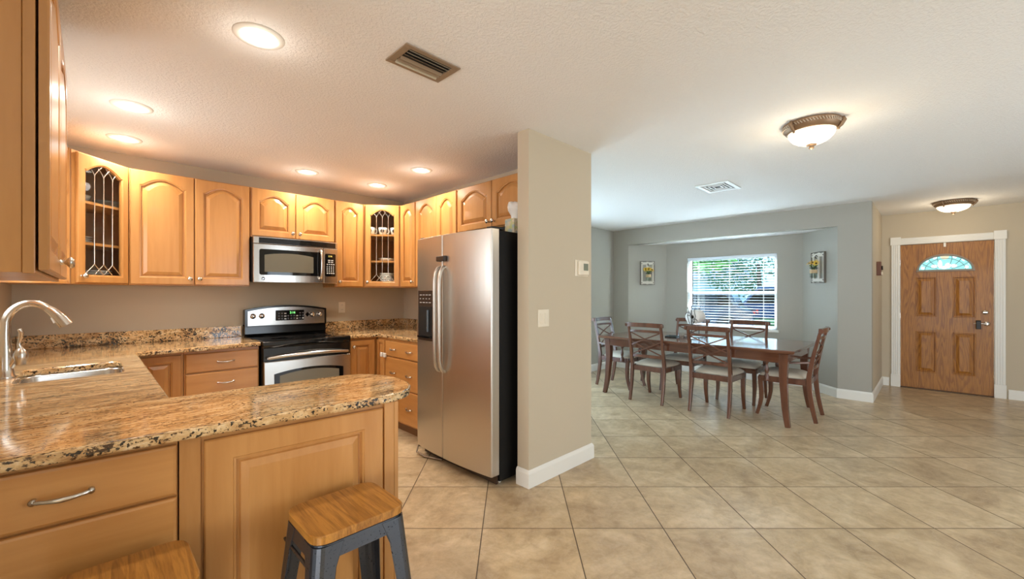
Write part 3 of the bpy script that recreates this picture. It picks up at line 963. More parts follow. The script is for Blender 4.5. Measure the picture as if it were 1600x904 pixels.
# peninsula (turned a few degrees, as in the room)
PR = math.atan(-0.07)
def pen(x, d=0.0):   # point on the face line, d behind it
    return (x - d * math.sin(PR), 1.630 - 0.07 * x + d * math.cos(PR), 0)
k_ = 1 / math.cos(PR)
p1 = base('base_cabinet', 'maple drawer base cabinet of the peninsula, at the near left', pen(-.395), PR, .580 * k_, .41)
drawers(p1, .010, .578, [(.718, .866), (.280, .710), (.115, .272)], [.345], .105)
p2 = thing('base_cabinet', 'maple peninsula cabinet with one large raised panel behind the stool', 'cabinet', pen(.188), PR, 'maple base cabinets')
carcass(p2, .690, .40, 0.0, CZ1)
mb, ip = door_mb(.060, .640, .05, .862, arch=False, st=.085)
mb.build('raised_panel', maple, p2)
MB().box(.0, .052, -.006, -.0005, 0.0, CZ1 - .002).build('filler_strip', maple, p2)
MB().box(.648, .690, -.012, -.0005, 0.0, CZ1 - .002).build('end_post', maple, p2, .002)
MB().box(.6905, .708, -.012, .40, 0.0, CZ1 - .002).build('end_panel', maple, p2, .002)

# ------------------------------------------------------------------ granite
TZ0, TZ1 = .8815, .915
def slab_poly(name, outline, hole, mat, label, group):
    bm = bmesh.new(); edges = []
    for l in [outline] + ([hole] if hole else []):
        vs = [bm.verts.new((p[0], p[1], TZ0)) for p in l]
        edges += [bm.edges.new((vs[i], vs[(i + 1) % len(vs)])) for i in range(len(vs))]
    bmesh.ops.triangle_fill(bm, use_beauty=True, use_dissolve=False, edges=edges)
    r = bmesh.ops.extrude_face_region(bm, geom=list(bm.faces))
    bmesh.ops.translate(bm, vec=(0, 0, TZ1 - TZ0), verts=[v for v in r['geom'] if isinstance(v, bmesh.types.BMVert)])
    bmesh.ops.recalc_face_normals(bm, faces=bm.faces)
    me = bpy.data.meshes.new(name); bm.to_mesh(me); bm.free()
    me.materials.append(mat); me.materials.append(granite_s)
    for p in me.polygons: p.material_index = 0 if abs(p.normal.z) > .5 else 1
    o = bpy.data.objects.new(name, me); C.objects.link(o)
    md = o.modifiers.new('bevel', 'BEVEL'); md.width, md.segments, md.limit_method, md.angle_limit = .009, 3, 'ANGLE', .9
    tag(o, label, 'countertop', group)
    return o
def rrect(pts, r, n=5):
    out = []
    m_ = len(pts)
    for i in range(m_):
        p = Vector(pts[i]); a = (Vector(pts[i - 1]) - p).normalized(); b_ = (Vector(pts[(i + 1) % m_]) - p).normalized()
        for k in range(n + 1):
            u = k / n
            q0 = p + a * r * (1 - u); q1 = p + b_ * r * u
            out.append(tuple(q0.lerp(q1, u)))
    return out
sink_q = [(-.255, 2.90), (.122, 2.945), (.122, 3.445), (-.255, 3.385)]
hole = rrect(sink_q, .05)
# tip of the peninsula: rounded
tip = [(.80, 2.078), (.88, 2.070), (.945, 2.045), (.995, 2.000), (1.025, 1.940), (1.042, 1.870), (1.045, 1.800), (1.035, 1.725), (1.008, 1.650), (.965, 1.590), (.910, 1.553), (.85, 1.534), (.78, 1.531)]
outl = [(-.398, 4.608), (1.0, 4.608), (1.0, 3.962), (.235, 3.882), (.217, 3.86), (.217, 2.112), (.230, 2.10)] + tip + [(-.398, 1.6135)]
slab_poly('countertop', outl, hole, granite, 'speckled gold granite countertop running from the stove past the sink and along the peninsula', 'granite countertops')
slab_poly('countertop', [(1.750, 4.608), (1.750, 3.962), (2.00, 3.962), (2.035, 3.93), (2.035, 3.02), (2.715, 3.02), (2.715, 4.608)], None, granite, 'speckled granite countertop in the corner between stove and fridge', 'granite countertops')
def splash(mb, label):
    tag(mb.build('backsplash', granite_s, None, .003), label, 'backsplash', 'granite backsplashes')
splash(MB().box(-.378, .998, 4.586, 4.6085, TZ1 + .0005, 1.015), 'long granite backsplash strip on the back wall left of the stove')
splash(MB().box(-.3985, -.379, 2.15, 4.6085, TZ1 + .0005, 1.015), 'granite backsplash strip on the wall behind the faucet')
splash(MB().box(1.752, 2.690, 4.586, 4.6085, TZ1 + .0005, 1.015), 'short granite backsplash strip on the back wall right of the stove')
splash(MB().box(2.694, 2.7185, 3.02, 4.6085, TZ1 + .0005, 1.015), 'granite backsplash strip on the wall left of the fridge')

# sink
sk = thing('sink', 'undermount stainless steel sink basin below the faucet', 'sink', (0, 0, 0))
def ring(s, z):
    c = Vector((-.066, 3.17))
    r_ = []
    for p in rrect(sink_q, .07):
        v = Vector(p) - c; r_.append((c.x + v.x * s, c.y + v.y * s, z))
    return r_
mb = MB()
mb.loops([ring(1.06, TZ0 - .002), ring(1.005, TZ0 - .002), ring(.995, TZ0 - .012), ring(.97, .72), ring(.93, .695), ring(.55, .690)], True, True)
mb.build('basin', steel_s, sk, recalc=False)
MB().lathe([(.042, 0), (.040, .003), (.026, .004), (.020, .001), (0, .001)], (-.066, 3.17, .691), 'z', 20).build('drain', chrome, sk)

# faucet
fc = thing('faucet', 'brushed nickel gooseneck pull-down kitchen faucet beside the sink', 'faucet', (-.293, 3.145, TZ1 + .0005), -.05)
MB().lathe([(.036, 0), (.036, .006), (.031, .014), (.027, .05), (.024, .11), (.0215, .155)], (0, 0, 0), 'z', 24).build('base_column', nickel, fc)
path = [(0, 0, .155), (0, 0, .22)]
for k in range(1, 13):
    a = PI - k * (PI * .72) / 12
    path.append((.083 + .083 * math.cos(a), 0, .248 + .108 * math.sin(a)))
MB().tube(path, [.0195] + [.0165] * (len(path) - 1), 16).build('spout', nickel, fc)
e = Vector(path[-1]); d = (e - Vector(path[-2])).normalized()
d2 = (d + Vector((0, 0, -.9))).normalized()
hp = [e + d * .001, e + d * .02, e + d * .04 + d2 * .015, e + d * .05 + d2 * .04, e + d * .055 + d2 * .058]
MB().tube(hp, [.0172, .0205, .0235, .0265, .0275], 18).build('spray_head', nickel, fc)
MB().tube([hp[2] + Vector((-.020, 0, -.008)), hp[3] + Vector((-.027, 0, -.006))], [.006, .007], 8).build('spray_button', white_pl, fc)
MB().lathe([(.018, -.005), (.022, .02), (.025, .045), (.018, .065), (.010, .075)], (0, 0, 0), 'z', 16).build('handle_body', nickel, fc).location = (.052, -.022, .065)
MB().tube([(.052, -.022, .135), (.046, -.024, .16), (.052, -.028, .19), (.056, -.034, .215), (.050, -.038, .232)], [.012, .007, .0075, .010, .008], 10).build('lever', nickel, fc)
MB().tube([(.016, -.006, .05), (.034, -.014, .09), (.052, -.022, .12)], .014, 10).build('handle_neck', nickel, fc)

# ------------------------------------------------------------------ range
rg = thing('range', 'freestanding stainless electric range with black glass cooktop', 'stove', (1.006, 3.93, 0))
RW = .738
MB().box(0, RW, .045, .66, .03, .905).build('body', black_e, rg, .004)
for (x, y) in ((.05, .10), (.69, .10), (.05, .6), (.69, .6)):
    MB().lathe([(.018, 0), (.018, .029)], (x, y, 0), 'z', 10).build('foot', black_m, rg)
mb = MB(); mb.prism_x([(.0, .862), (-.012, .885), (-.006, .912), (.010, .920), (.62, .920), (.62, .9055), (.04, .9055), (.04, .862)], -.002, RW + .002)
ck = mb.build('cooktop', black_g, rg, .003)
ringm = M('burner_print', (.055, .055, .058), .15)
mbr = MB()
for (x, y, r) in ((.20, .17, .10), (.54, .17, .085), (.20, .44, .075), (.54, .44, .095)):
    for rr in (r, r * .62):
        mbr.lathe([(rr, .9203), (rr + .003, .9206), (rr - .003, .9206), (rr - .003, .9203)], (x, y, 0), 'z', 36)
mbr.build('burner_rings', ringm, ck)
MB().box(.002, RW - .002, .0, .044, .755, .861).build('vent_band', black_e, rg, .004)
mb = MB()    # door
mb.prism_x([(-.002, .285), (-.020, .300), (-.024, .52), (-.018, .745), (-.002, .752), (.042, .752), (.042, .285)], .004, RW - .004)
dr = mb.build('oven_door', steel_s, rg, .004)
def arc_rect(x0, x1, z0, z1, rise, y, n=16):
    return [(x0, y, z0), (x1, y, z0)] + [(x1 + (x0 - x1) * k / n, y, z1 + rise * (1 - (1 - 2 * k / n) ** 2)) for k in range(n + 1)]
def panel_y(mb, pts, th):
    a = pts; b_ = [(p[0], p[1] + th, p[2]) for p in pts]
    mb.loops([b_, a], True); return mb
panel_y(MB(), arc_rect(.080, RW - .075, .36, .640, .032, -.0275), .02).build('window_frame', black_g, dr)
panel_y(MB(), arc_rect(.120, RW - .115, .38, .622, .030, -.0285), .004).build('oven_window', oven_w, dr)
pth, rr = [], []
for k in range(17):
    u = -1 + k / 8
    pth.append((RW / 2 + u * .335, -.062 + .030 * u * u, .782 + .018 * (1 - u * u) - .004)); rr.append(.0125 + .003 * (1 - abs(u)))
h = MB().tube(pth, rr, 12)
for s in (0, -1): h.tube([pth[s], (pth[s][0], -.0, pth[s][2])], .010, 8)
h.build('door_handle', steel_s, rg)
slab(.004, RW - .004, .07, .275, .03).build('storage_drawer', steel_s, rg).location = (0, .012, 0)
# backguard
mb = MB(); mb.prism_x([(.60, .921), (.585, .935), (.592, 1.02), (.600, 1.03), (.655, 1.03), (.655, .921)], .0, RW)
bg = mb.build('backguard_base', black_e, rg, .003)
bgp = MB(); panel_y(bgp, arc_rect(0, RW, 1.005, 1.165, .040, .575), .080)
bgo = bgp.build('backguard', black_e, rg, .008)
pf = MB(); panel_y(pf, arc_rect(.020, RW - .020, 1.015, 1.150, .038, .568), .010)
cp = pf.build('control_panel', steel_s, rg, .004)
MB().box(.255, .515, .562, .568, 1.055, 1.155).build('display_panel', black_g, cp, .003)
for i in range(9):
    for j in range(2 if 2 < i < 7 else 3):
        x = .275 + i * .0275
        if 2 < i < 6 and j > 1: continue
        MB().box(x, x + (.016 if i != 2 else .019), .5612, .5622, 1.066 + j * .026, 1.066 + j * .026 + (.010 if i in (2, 6) else .014)).build('key', key_w if i in (2, 6) or (i == 8 and j < 1) else key_d, cp)
text_mesh('clock_digits', '2:16', .030, green_led, cp, (.405, .5612, 1.130), (PI / 2, 0, 0))
for x in (.062, .135, .590, .665):
    kb = MB().lathe([(.026, 0), (.025, .006), (.021, .010), (.019, .026), (.015, .029), (0, .029)], (0, 0, 0), 'y', 20)
    ko = kb.build('control_knob', chrome, rg); ko.location = (x, .568, 1.105)
    MB().box(-.002, .002, -.0305, -.029, .004, .018).build('pointer', black_m, ko)
kb = MB().prism_y([(0, -.026), (.021, 0), (0, .026), (-.021, 0)], -.006, 0)
kb.build('oven_light_switch', black_g, rg, .003).location = (.548, .568, 1.108)

# ------------------------------------------------------------------ microwave
mw = thing('microwave', 'stainless over-the-range microwave below the short cabinet', 'microwave', (1.003, 4.21, 0))
MB().box(0, .738, .02, .395, 1.425, 1.822).build('body', black_m, mw, .004)
def mw_face(x0, x1, z0, z1, n=14, bow=.018):
    mb = MB()
    top, bot = [], []
    for k in range(n + 1):
        x = x0 + (x1 - x0) * k / n
        y = -bow * (1 - ((x - .369) / .369) ** 2)
        top.append((x, y, z1)); bot.append((x, y, z0))
    vs = bot + top + [(p[0], .0195, p[2]) for p in bot] + [(p[0], .0195, p[2]) for p in top]
    N = n + 1
    fs = []
    for k in range(n):
        fs += [(k, k + 1, N + k + 1, N + k), (2 * N + k, 3 * N + k, 3 * N + k + 1, 2 * N + k + 1), (N + k, N + k + 1, 3 * N + k + 1, 3 * N + k), (k, 2 * N + k, 2 * N + k + 1, k + 1)]
    fs += [(0, N, 3 * N, 2 * N), (n, 2 * N + n, 3 * N + n, N + n)]
    return mb.add(vs, fs)
def yb(x): return -.018 * (1 - ((x - .369) / .369) ** 2)
mw_face(0, .738, 1.762, 1.822).build('top_grille_panel', steel_s, mw, .003)
mbv = MB()
for k in range(4): mbv.add(*(lambda m_: (m_.v, m_.f))(mw_face(.045, .715, 1.770 + k * .0115, 1.778 + k * .0115, 14, .0225)))
mw_face(.042, .718, 1.766, 1.816, 14, .0195).build('vent_recess', black_m, mw)
mbv.build('vent_louvre', black_g, mw)
fd = mw_face(0, .596, 1.418, 1.759).build('door', steel_s, mw, .004)
mw_face(.599, .738, 1.418, 1.759).build('control_side', steel_s, mw, .004)
def mw_panel(x0, x1, z0, z1, off, r=.018, rise=0.0, n=22):
    xs = sorted(set([x0 + r * (1 - math.cos(PI / 2 * k / 5)) for k in range(6)] + [x1 - r * (1 - math.cos(PI / 2 * k / 5)) for k in range(6)] + [x0 + r + (x1 - x0 - 2 * r) * k / n for k in range(n + 1)]))
    vs, fs = [], []
    for x in xs:
        e = max(0, x0 + r - x, x - (x1 - r))
        c = r - math.sqrt(max(0, r * r - e * e))
        zt = z1 - c + rise * (1 - ((x - (x0 + x1) / 2) / ((x1 - x0) / 2)) ** 2)
        for y in (yb(x) - off, yb(x) + .004):
            vs += [(x, y, z0 + c), (x, y, zt)]
    for i in range(len(xs) - 1):
        p, q = 4 * i, 4 * i + 4
        fs += [(p, q, q + 1, p + 1), (p + 2, p + 3, q + 3, q + 2), (p + 1, q + 1, q + 3, p + 3), (p, p + 2, q + 2, q)]
    return MB().add(vs, fs)
mw_panel(.045, .585, 1.485, 1.715, .0015).build('window_frame', black_g, fd)
mw_panel(.085, .500, 1.512, 1.664, .0035, .006, .020).build('window', micro_w, fd)
mw_panel(.612, .718, 1.485, 1.708, .0015, .012).build('control_panel', black_g, mw)
for j, z in enumerate((1.640, 1.622, 1.600, 1.578, 1.562, 1.546, 1.530, 1.512)):
    for i in range(4 if j > 1 else 2):
        x = .628 + i * .021 if j > 1 else .640 + i * .030
        wdt = (.013 if j in (2, 7) else .008) if j > 1 else .022
        mbk = MB().box(x, x + wdt, yb(x) - .0026, yb(x) - .0005, z, z + (.009 if j > 1 else .008))
        mbk.build('key', key_w, mw)
text_mesh('display_digits', '2:16', .022, amber_led, mw, (.662, yb(.662) - .003, 1.684), (PI / 2, 0, .0))
hpth = [(.566, yb(.56) - .002, 1.452), (.566, yb(.56) - .030, 1.470)] + [(.566, yb(.56) - .030 - .012 * (1 - (k / 4 - 1) ** 2), 1.490 + k * .028) for k in range(1, 8)] + [(.566, yb(.56) - .030, 1.725), (.566, yb(.56) - .002, 1.738)]
MB().tube(hpth, .011, 12).build('door_handle', steel_s, mw)
lg = MB().lathe([(.0145, 0), (.0145, .0012), (.0125, .0012), (.0125, 0)], (0, 0, 0), 'y', 24)
lo = lg.build('maker_badge', chrome, mw); lo.location = (.075, yb(.075) - .001, 1.452)
text_mesh('badge_letters', 'ge', .016, chrome, lo, (0, -.001, .001), (PI / 2, 0, 0))

# ------------------------------------------------------------------ refrigerator (faces -X)
rf = thing('refrigerator', 'stainless side-by-side refrigerator next to the tan partition', 'refrigerator', (1.896, 3.0, 0), -PI / 2)
FW, FZ0, FZ1 = .910, .082, 1.760
MB().box(.004, FW - .004, .080, .80, .03, 1.752).build('case', case_b, rf, .006)
for (x, y) in ((.06, .12), (.85, .12), (.06, .74), (.85, .74)):
    MB().tube([(x - .015, y, .0165), (x + .015, y, .0165)], .016, 12).build('roller', white_pl, rf)
MB().box(.02, FW - .02, .060, .079, .012, .080).build('base_grille', brown_pl, rf, .003)
def fr_door(x0, x1, lo, hi):
    n = 10; mb = MB(); b1, f1 = [], []
    def yy(x): return -.030 * (1 - ((x - FW / 2) / (FW / 2)) ** 2)
    xs = [x0, x0 + .006] + [x0 + .006 + (x1 - x0 - .012) * k / n for k in range(1, n)] + [x1 - .006, x1]
    outl_ = []
    for i, x in enumerate(xs):
        outl_.append((x, yy(x) + (.006 if i in (0, len(xs) - 1) else 0)))
    outl_ += [(x1, .072), (x0, .072)]
    mb.prism(outl_, lo, hi)
    return mb
SEAM = .392
ld = fr_door(.0, SEAM - .003, FZ0, FZ1).build('freezer_door', steel, rf, .003)
rd = fr_door(SEAM + .003, FW, FZ0, FZ1).build('fridge_door', steel, rf, .003)
def fyy(x): return -.030 * (1 - ((x - FW / 2) / (FW / 2)) ** 2)
hm = M('satin_handle_metal', (.62, .59, .54), .33, .9)
for par, x in ((ld, SEAM - .030), (rd, SEAM + .032)):
    y0 = fyy(x)
    s_ = 1 if par is rd else -1
    pth = [(x + s_ * 0, y0 + .004, .735), (x, y0 - .018, .742), (x, y0 - .040, .775), (x, y0 - .050, .83)] + [(x, y0 - .052, .83 + (1.42 - .83) * k / 6) for k in range(1, 6)] + [(x, y0 - .050, 1.42), (x, y0 - .040, 1.475), (x, y0 - .018, 1.508), (x, y0 + .004, 1.515)]
    MB().tube(pth, .0135, 12).build('handle', hm, par)
dsp = MB()
dx0_, dx1_ = .055, .270
dsp.box(dx0_, dx1_, fyy(.16) - .010, fyy(.05) + .01, .945, 1.345)
dsp_o = dsp.build('dispenser_surround', brown_pl, ld, .006)
MB().box(dx0_ + .02, dx1_ - .02, fyy(.16) - .0125, fyy(.16) - .0095, .985, 1.215).build('dispenser_recess', black_m, dsp_o)
MB().box(dx0_ + .015, dx1_ - .015, fyy(.16) - .030, fyy(.16) - .0095, .968, .986).build('drip_tray', black_g, dsp_o, .004)
MB().tube([(dx1_ - .06, fyy(.16) - .02, 1.19), (dx1_ - .06, fyy(.16) - .02, 1.02)], .010, 8).build('dispenser_paddle', M('smoked_paddle', (.10, .13, .16), .2), dsp_o)
for i in range(4):
    for j in range(3):
        x = dx0_ + .03 + i * .042
        MB().box(x, x + (.026 if j != 1 else .014), fyy(.16) - .0125, fyy(.16) - .0095, 1.245 + j * .030, 1.250 + j * .030).build('dispenser_key', key_w, dsp_o)
MB().box(.01, .06, .02, .12, FZ1 + .0005, FZ1 + .014).build('hinge_cap', black_m, rf, .004)
MB().box(FW - .075, FW - .015, .02, .14, FZ1 + .0005, FZ1 + .016).build('hinge_cap', black_m, rf, .004)
# child strap across the doors
ls = thing('fridge_latch', 'dark brown child latch across the fridge door seam', 'latch', (1.8935, 3.0, 0), -PI / 2)
MB().box(.345, .386, fyy(.39) - .018, fyy(.34) + .0001, 1.560, 1.600).build('latch_base', brown_pl, ls, .003)
MB().box(.398, .450, fyy(.43) - .018, fyy(.39) - .001, 1.560, 1.600).build('latch_catch', brown_pl, ls, .003)
MB().box(.350, .445, fyy(.39) - .026, fyy(.39) - .0185, 1.563, 1.597).build('latch_strap', brown_pl, ls, .002)
# water hose under the fridge
hs = MB().tube([(2.02, 3.02, .03), (1.93, 3.04, .05), (1.88, 2.98, .028), (1.89, 2.88, .012), (1.915, 2.82, .012), (1.945, 2.72, .015)], .007, 8)
tag(hs.build('water_hose', hose_m), 'thin water hose lying under the fridge front corner', 'hose')

# tissue box
tb = thing('tissue_box', 'patterned tissue box on top of the fridge beside the partition', 'tissue box', (2.258, 2.227, 1.7535), 0)
pat = M('patterned_card', (.5, .5, .4), .6)
t, b = NT(pat)
vr = node(t, 'ShaderNodeTexVoronoi'); vr.inputs['Scale'].default_value = 42
t.links.new(coords(t), vr.inputs['Vector'])
cc = ramp(t, node(t, 'ShaderNodeSeparateColor').outputs[0], [(0, (1, 1, 1))])
sc_ = [n for n in t.nodes if n.bl_idname == 'ShaderNodeSeparateColor'][0]
t.links.new(vr.outputs['Color'], sc_.inputs[0])
t.links.new(ramp(t, sc_.outputs[0], [(0.1, (.45, .50, .22)), (.4, (.62, .50, .32)), (.65, (.30, .42, .44)), (.9, (.66, .58, .42))]), b.inputs['Base Color'])
MB().box(-.058, .058, -.048, .048, 0, .122).build('carton', pat, tb, .002)
mb = MB()
rgs = []
for (r, z) in ((.022, 0), (.026, .03), (.046, .07), (.050, .10), (.030, .125), (.012, .130)):
    rgs.append([((r + .012 * math.sin(3 * a + z * 40)) * math.cos(a) - z * .15, (r + .010 * math.cos(4 * a)) * math.sin(a), .1225 + z) for a in [2 * PI * k / 18 for k in range(18)]])
mb.loops(rgs, True, True)
mb.build('tissue', paper, tb)

# child latches on the corner base cabinets
for (y, l) in ((3.850, 'left white child safety latch on the narrow corner cabinet door'), (3.790, 'right white child safety latch on the wide drawer cabinet')):
    mb = MB().box(2.018, 2.0385, y - .020, y + .020, .695, .737)
    tag(mb.build('safety_latch', white_pl, None, .005), l, 'latch', 'safety latches')

# ------------------------------------------------------------------ wall plates
def plate(name, label, cat, loc, rz, w_, h_, inner):
    t_ = thing(name, label, cat, loc, rz)
    MB().box(-w_ / 2, w_ / 2, -.006, -.0005, -h_ / 2, h_ / 2).build('cover_plate', ivory, t_, .003)
    for (nm, x0, x1, z0, z1, y, m_) in inner:
        MB().box(x0, x1, y, -.0062, z0, z1).build(nm, m_, t_, .0015)
    return t_
plate('wall_outlet', 'white outlet plate on the back wall right of the stove', 'outlet', (1.952, 4.61, 1.165), 0, .074, .118,
      [('socket', -.017, .017, .008, .042, -.008, ivory), ('socket', -.017, .017, -.042, -.008, -.008, ivory)] + [('slot', x, x + .003, z, z + .010, -.0085, black_m) for x in (-.009, .006) for z in (.021, -.029)])
plate('light_switch', 'ivory double rocker switch on the partition', 'light switch', (2.250, 1.94, 1.145), 0, .118, .122,
      [('rocker', -.041, -.008, -.036, .036, -.0105, ivory), ('rocker', .008, .041, -.036, .036, -.0105, ivory)])
th_ = thing('thermostat', 'white thermostat with grey screen high on the partition', 'thermostat', (2.705, 1.94, 1.515), 0)
MB().box(-.083, .083, -.006, -.0005, -.063, .063).build('back_plate', ivory, th_, .005)
MB().box(-.058, .070, -.026, -.0062, -.054, .056).build('housing', ivory, th_, .006)
MB().box(-.004, .056, -.0275, -.0262, -.018, .036).build('screen', M('lcd_grey', (.20, .23, .18), .2), th_)

# ------------------------------------------------------------------ ceiling fixtures
cans = [(0.517, 2.078, 'front'), (0.171, 3.393, ''), (0.169, 4.132, ''), (1.408, 4.083, ''), (2.09, 4.068, ''), (2.119, 3.287, '')]
labs = ['largest recessed light nearest the camera above the peninsula', 'recessed light above the sink run, second on the left', 'recessed light by the left glass corner cabinet',
        'recessed light above the stove', 'recessed light by the right glass corner cabinet', 'recessed light in front of the cabinets over the fridge']
can0 = None
for (x, y, _), lb in zip(cans, labs):
    if can0 is None:
        can0 = thing('recessed_light', lb, 'ceiling light', (x, y, H), 0, 'recessed kitchen lights')
        MB().lathe([(.072, -.0005), (.072, -.004), (.080, -.008), (.098, -.004), (.1, -.0005)], (0, 0, 0), 'z', 36).build('trim_ring', white_p, can0)
        MB().lathe([(.0715, -.001), (.0715, -.0025), (.048, -.0012), (.048, -.001)], (0, 0, 0), 'z', 36).build('reflector', can_in, can0)
        MB().lathe([(.0475, -.0008), (.045, -.0030), (.028, -.0045), (0, -.005)], (0, 0, 0), 'z', 28).build('lens', can_lit, can0)
    else:
        copy_tree(can0, (x, y, H), 0, lb)
    d = bpy.data.lights.new('recessed_bulb', 'AREA'); d.shape = 'DISK'; d.size = .09; d.energy = CAN_W; d.color = WARM; d.spread = math.radians(150)
    lo = bpy.data.objects.new('recessed_bulb', d); C.objects.link(lo); lo.location = (x, y, H - .012)
    d = bpy.data.lights.new('added_ceiling_fill', 'POINT'); d.energy = 0.6; d.color = (1.0, 0.93, 0.84); d.shadow_soft_size = .04  # unseen point lamp added below each can to brighten the ceiling
    lo = bpy.data.objects.new('added_ceiling_fill', d); C.objects.link(lo); lo.location = (x, y, H - .14)

def vent_long():
    t_ = thing('ceiling_vent', 'tan rectangular ceiling vent above the kitchen walkway', 'vent', (1.146, 1.755, H), 0)
    mb = MB()
    for (x0, x1, y0, y1) in ((-.152, .152, .068, .097), (-.152, .152, -.097, -.068), (-.152, -.118, -.068, .068), (.118, .152, -.068, .068)):
        mb.box(x0, x1, y0, y1, -.007, -.0006)
    mb.build('frame', tan_metal, t_, .002)
    MB().box(-.118, .118, -.068, .068, -.0012, -.0004).build('duct_opening', dark_void, t_)
    for k in range(6):
        y = -.058 + k * .0225
        a = -1 if k < 3 else 1
        bl = MB(); bl.prism_x([(y, -.002), (y + .002, -.002), (y + .002 + a * .012, -.013), (y + a * .012, -.013)], -.117, .117)
        bl.build('blade', tan_slat if k in (0, 1, 5) else tan_metal, t_)
vent_long()
vd = thing('ceiling_vent', 'square white ceiling diffuser over the dining area', 'vent', (4.655, 1.595, H), 0)
white_m = M('white_enamel_metal', (.75, .77, .76), .4)
MB().box(-.15, .15, -.11, .11, -.0012, -.0004).build('duct_opening', dark_void, vd)
for k in range(5):
    a, b_ = .205 - k * .038, .165 - k * .031
    z = -.010 + k * .0005
    mb = MB()
    wd = .034 if k == 0 else .012
    for (x0, x1, y0, y1) in ((-a, a, b_ - wd, b_), (-a, a, -b_, -b_ + wd), (-a, -a + wd, -b_ + wd, b_ - wd), (a - wd, a, -b_ + wd, b_ - wd)):
        mb.box(x0, x1, y0, y1, z, -.0014)
    mb.build('frame' if k == 0 else 'louvre', white_m, vd, .002)

def dome(label, x, y, r, depth, big):
    t_ = thing('ceiling_lamp', label, 'ceiling light', (x, y, H), 0, 'flush mount ceiling lamps')
    prof = [(r * .93, -.0005), (r, -.004), (r * 1.0, -.014), (r * .97, -.020), (r * .95, -.034), (r * .88, -.050), (r * .84, -.058), (r * .80, -.060), (r * .78, -.050)]
    MB().lathe(prof, (0, 0, 0), 'z', 48).build('mounting_pan', bronze, t_)
    mb = MB()
    for k in range(60):
        a = 2 * PI * k / 60
        p0 = Vector((math.cos(a) * r * .985, math.sin(a) * r * .985, -.016)); p1 = Vector((math.cos(a + .07) * r * .962, math.sin(a + .07) * r * .962, -.032))
        mb.tube([p0, p1], .0034, 5)
    rp = mb.build('rope_trim', bronze_d, t_)
    rp['kind'] = 'stuff'
    for k in range(3):
        a = 2 * PI * k / 3 + 2.6
        mb = MB()
        c, s = math.cos(a), math.sin(a)
        mb.tube([(c * r * 1.0, s * r * 1.0, -.004), (c * r * 1.03, s * r * 1.03, -.022), (c * r * .95, s * r * .95, -.05), (c * r * .86, s * r * .86, -.066)], [.010, .016, .012, .007], 8)
        mb.lathe([(0, -.078), (.007, -.074), (.007, -.066), (0, -.062)], (c * r * .87, s * r * .87, 0), 'z', 8)
        mb.build('clip', bronze, t_)
    gp = []
    for k in range(11):
        a = PI / 2 * k / 10
        gp.append((r * .80 * math.cos(a) if k < 10 else 0.0, -.056 - depth * math.sin(a)))
    MB().lathe(gp, (0, 0, 0), 'z', 40).build('glass_bowl', dome_lit, t_)
    MB().lathe([(0, -.050 - depth), (.030, -.054 - depth), (.028, -.060 - depth), (.010, -.066 - depth), (.016, -.074 - depth), (.014, -.080 - depth), (0, -.088 - depth)], (0, 0, 0), 'z', 16).build('finial', bronze, t_)
    d = bpy.data.lights.new('lamp_bulb', 'POINT'); d.energy = DOME_W; d.color = DOMEC; d.shadow_soft_size = .07
    lo = bpy.data.objects.new('lamp_bulb', d); C.objects.link(lo); lo.location = (x, y, H - .19 - depth)
    return t_
dome('large bronze flush mount lamp with glass bowl nearest the camera', 3.36, .565, .165, .085, True)
dome('smaller bronze flush mount lamp near the front door', 7.42, -.18, .185, .075, False)

# ------------------------------------------------------------------ dining furniture
TX0, TX1, TY0, TY1, TT = 4.765, 5.95, .935, 3.16, .762
tbx, tby = (TX0 + TX1) / 2, (TY0 + TY1) / 2
dt = thing('dining_table', 'long reddish brown wooden dining table by the bay window', 'table', (tbx, tby, 0))
hx, hy = (TX1 - TX0) / 2, (TY1 - TY0) / 2
def cc_(s, ch=.05): return [(-hx + ch + s, -hy + s), (hx - ch - s, -hy + s), (hx - s, -hy + ch + s), (hx - s, hy - ch - s), (hx - ch - s, hy - s), (-hx + ch + s, hy - s), (-hx + s, hy - ch - s), (-hx + s, -hy + ch + s)]
mb = MB()
L = lambda s, z, ch=.012: [(p[0], p[1], z) for p in cc_(s, ch)]
mb.loops([L(.03, TT - .034), L(.012, TT - .032), L(.004, TT - .020), L(0, TT - .010), L(.006, TT - .002), L(.012, TT)])
mb.add(L(.03, TT - .034), [tuple(reversed(range(8)))])
mb.build('tabletop', mahog_h, dt)
MB().box(-hx + .07, hx - .07, -hy + .07, hy - .07, TT - .040, TT - .0345).build('under_moulding', mahog_h, dt)
ap = MB()
for s in (-1, 1):
    ap.box(s * (hx - .085) - .011, s * (hx - .085) + .011, -hy + .12, hy - .12, .635, TT - .0405)
    ap.box(-hx + .12, hx - .12, s * (hy - .085) - .011, s * (hy - .085) + .011, .635, TT - .0405)
ap.build('apron', mahog_h, dt)
for sx in (-1, 1):
    for sy in (-1, 1):
        px, py = sx * (hx - .105), sy * (hy - .105)
        pts, ws = [], []
        for k in range(13):
            u = k / 12
            z = (TT - .041) * (1 - u)
            o_ = -.012 * math.sin(min(1, u / .55) * PI) * (u < .55) + .045 * max(0, (u - .5) / .5) ** 2
            pts.append((px + sx * o_ * .6, py + sy * o_ * .8, z)); ws.append(.080 - .034 * u)
        MB().sweep(pts, (1, 0, 0), ws, ws).build('leg', mahog, dt, .004)

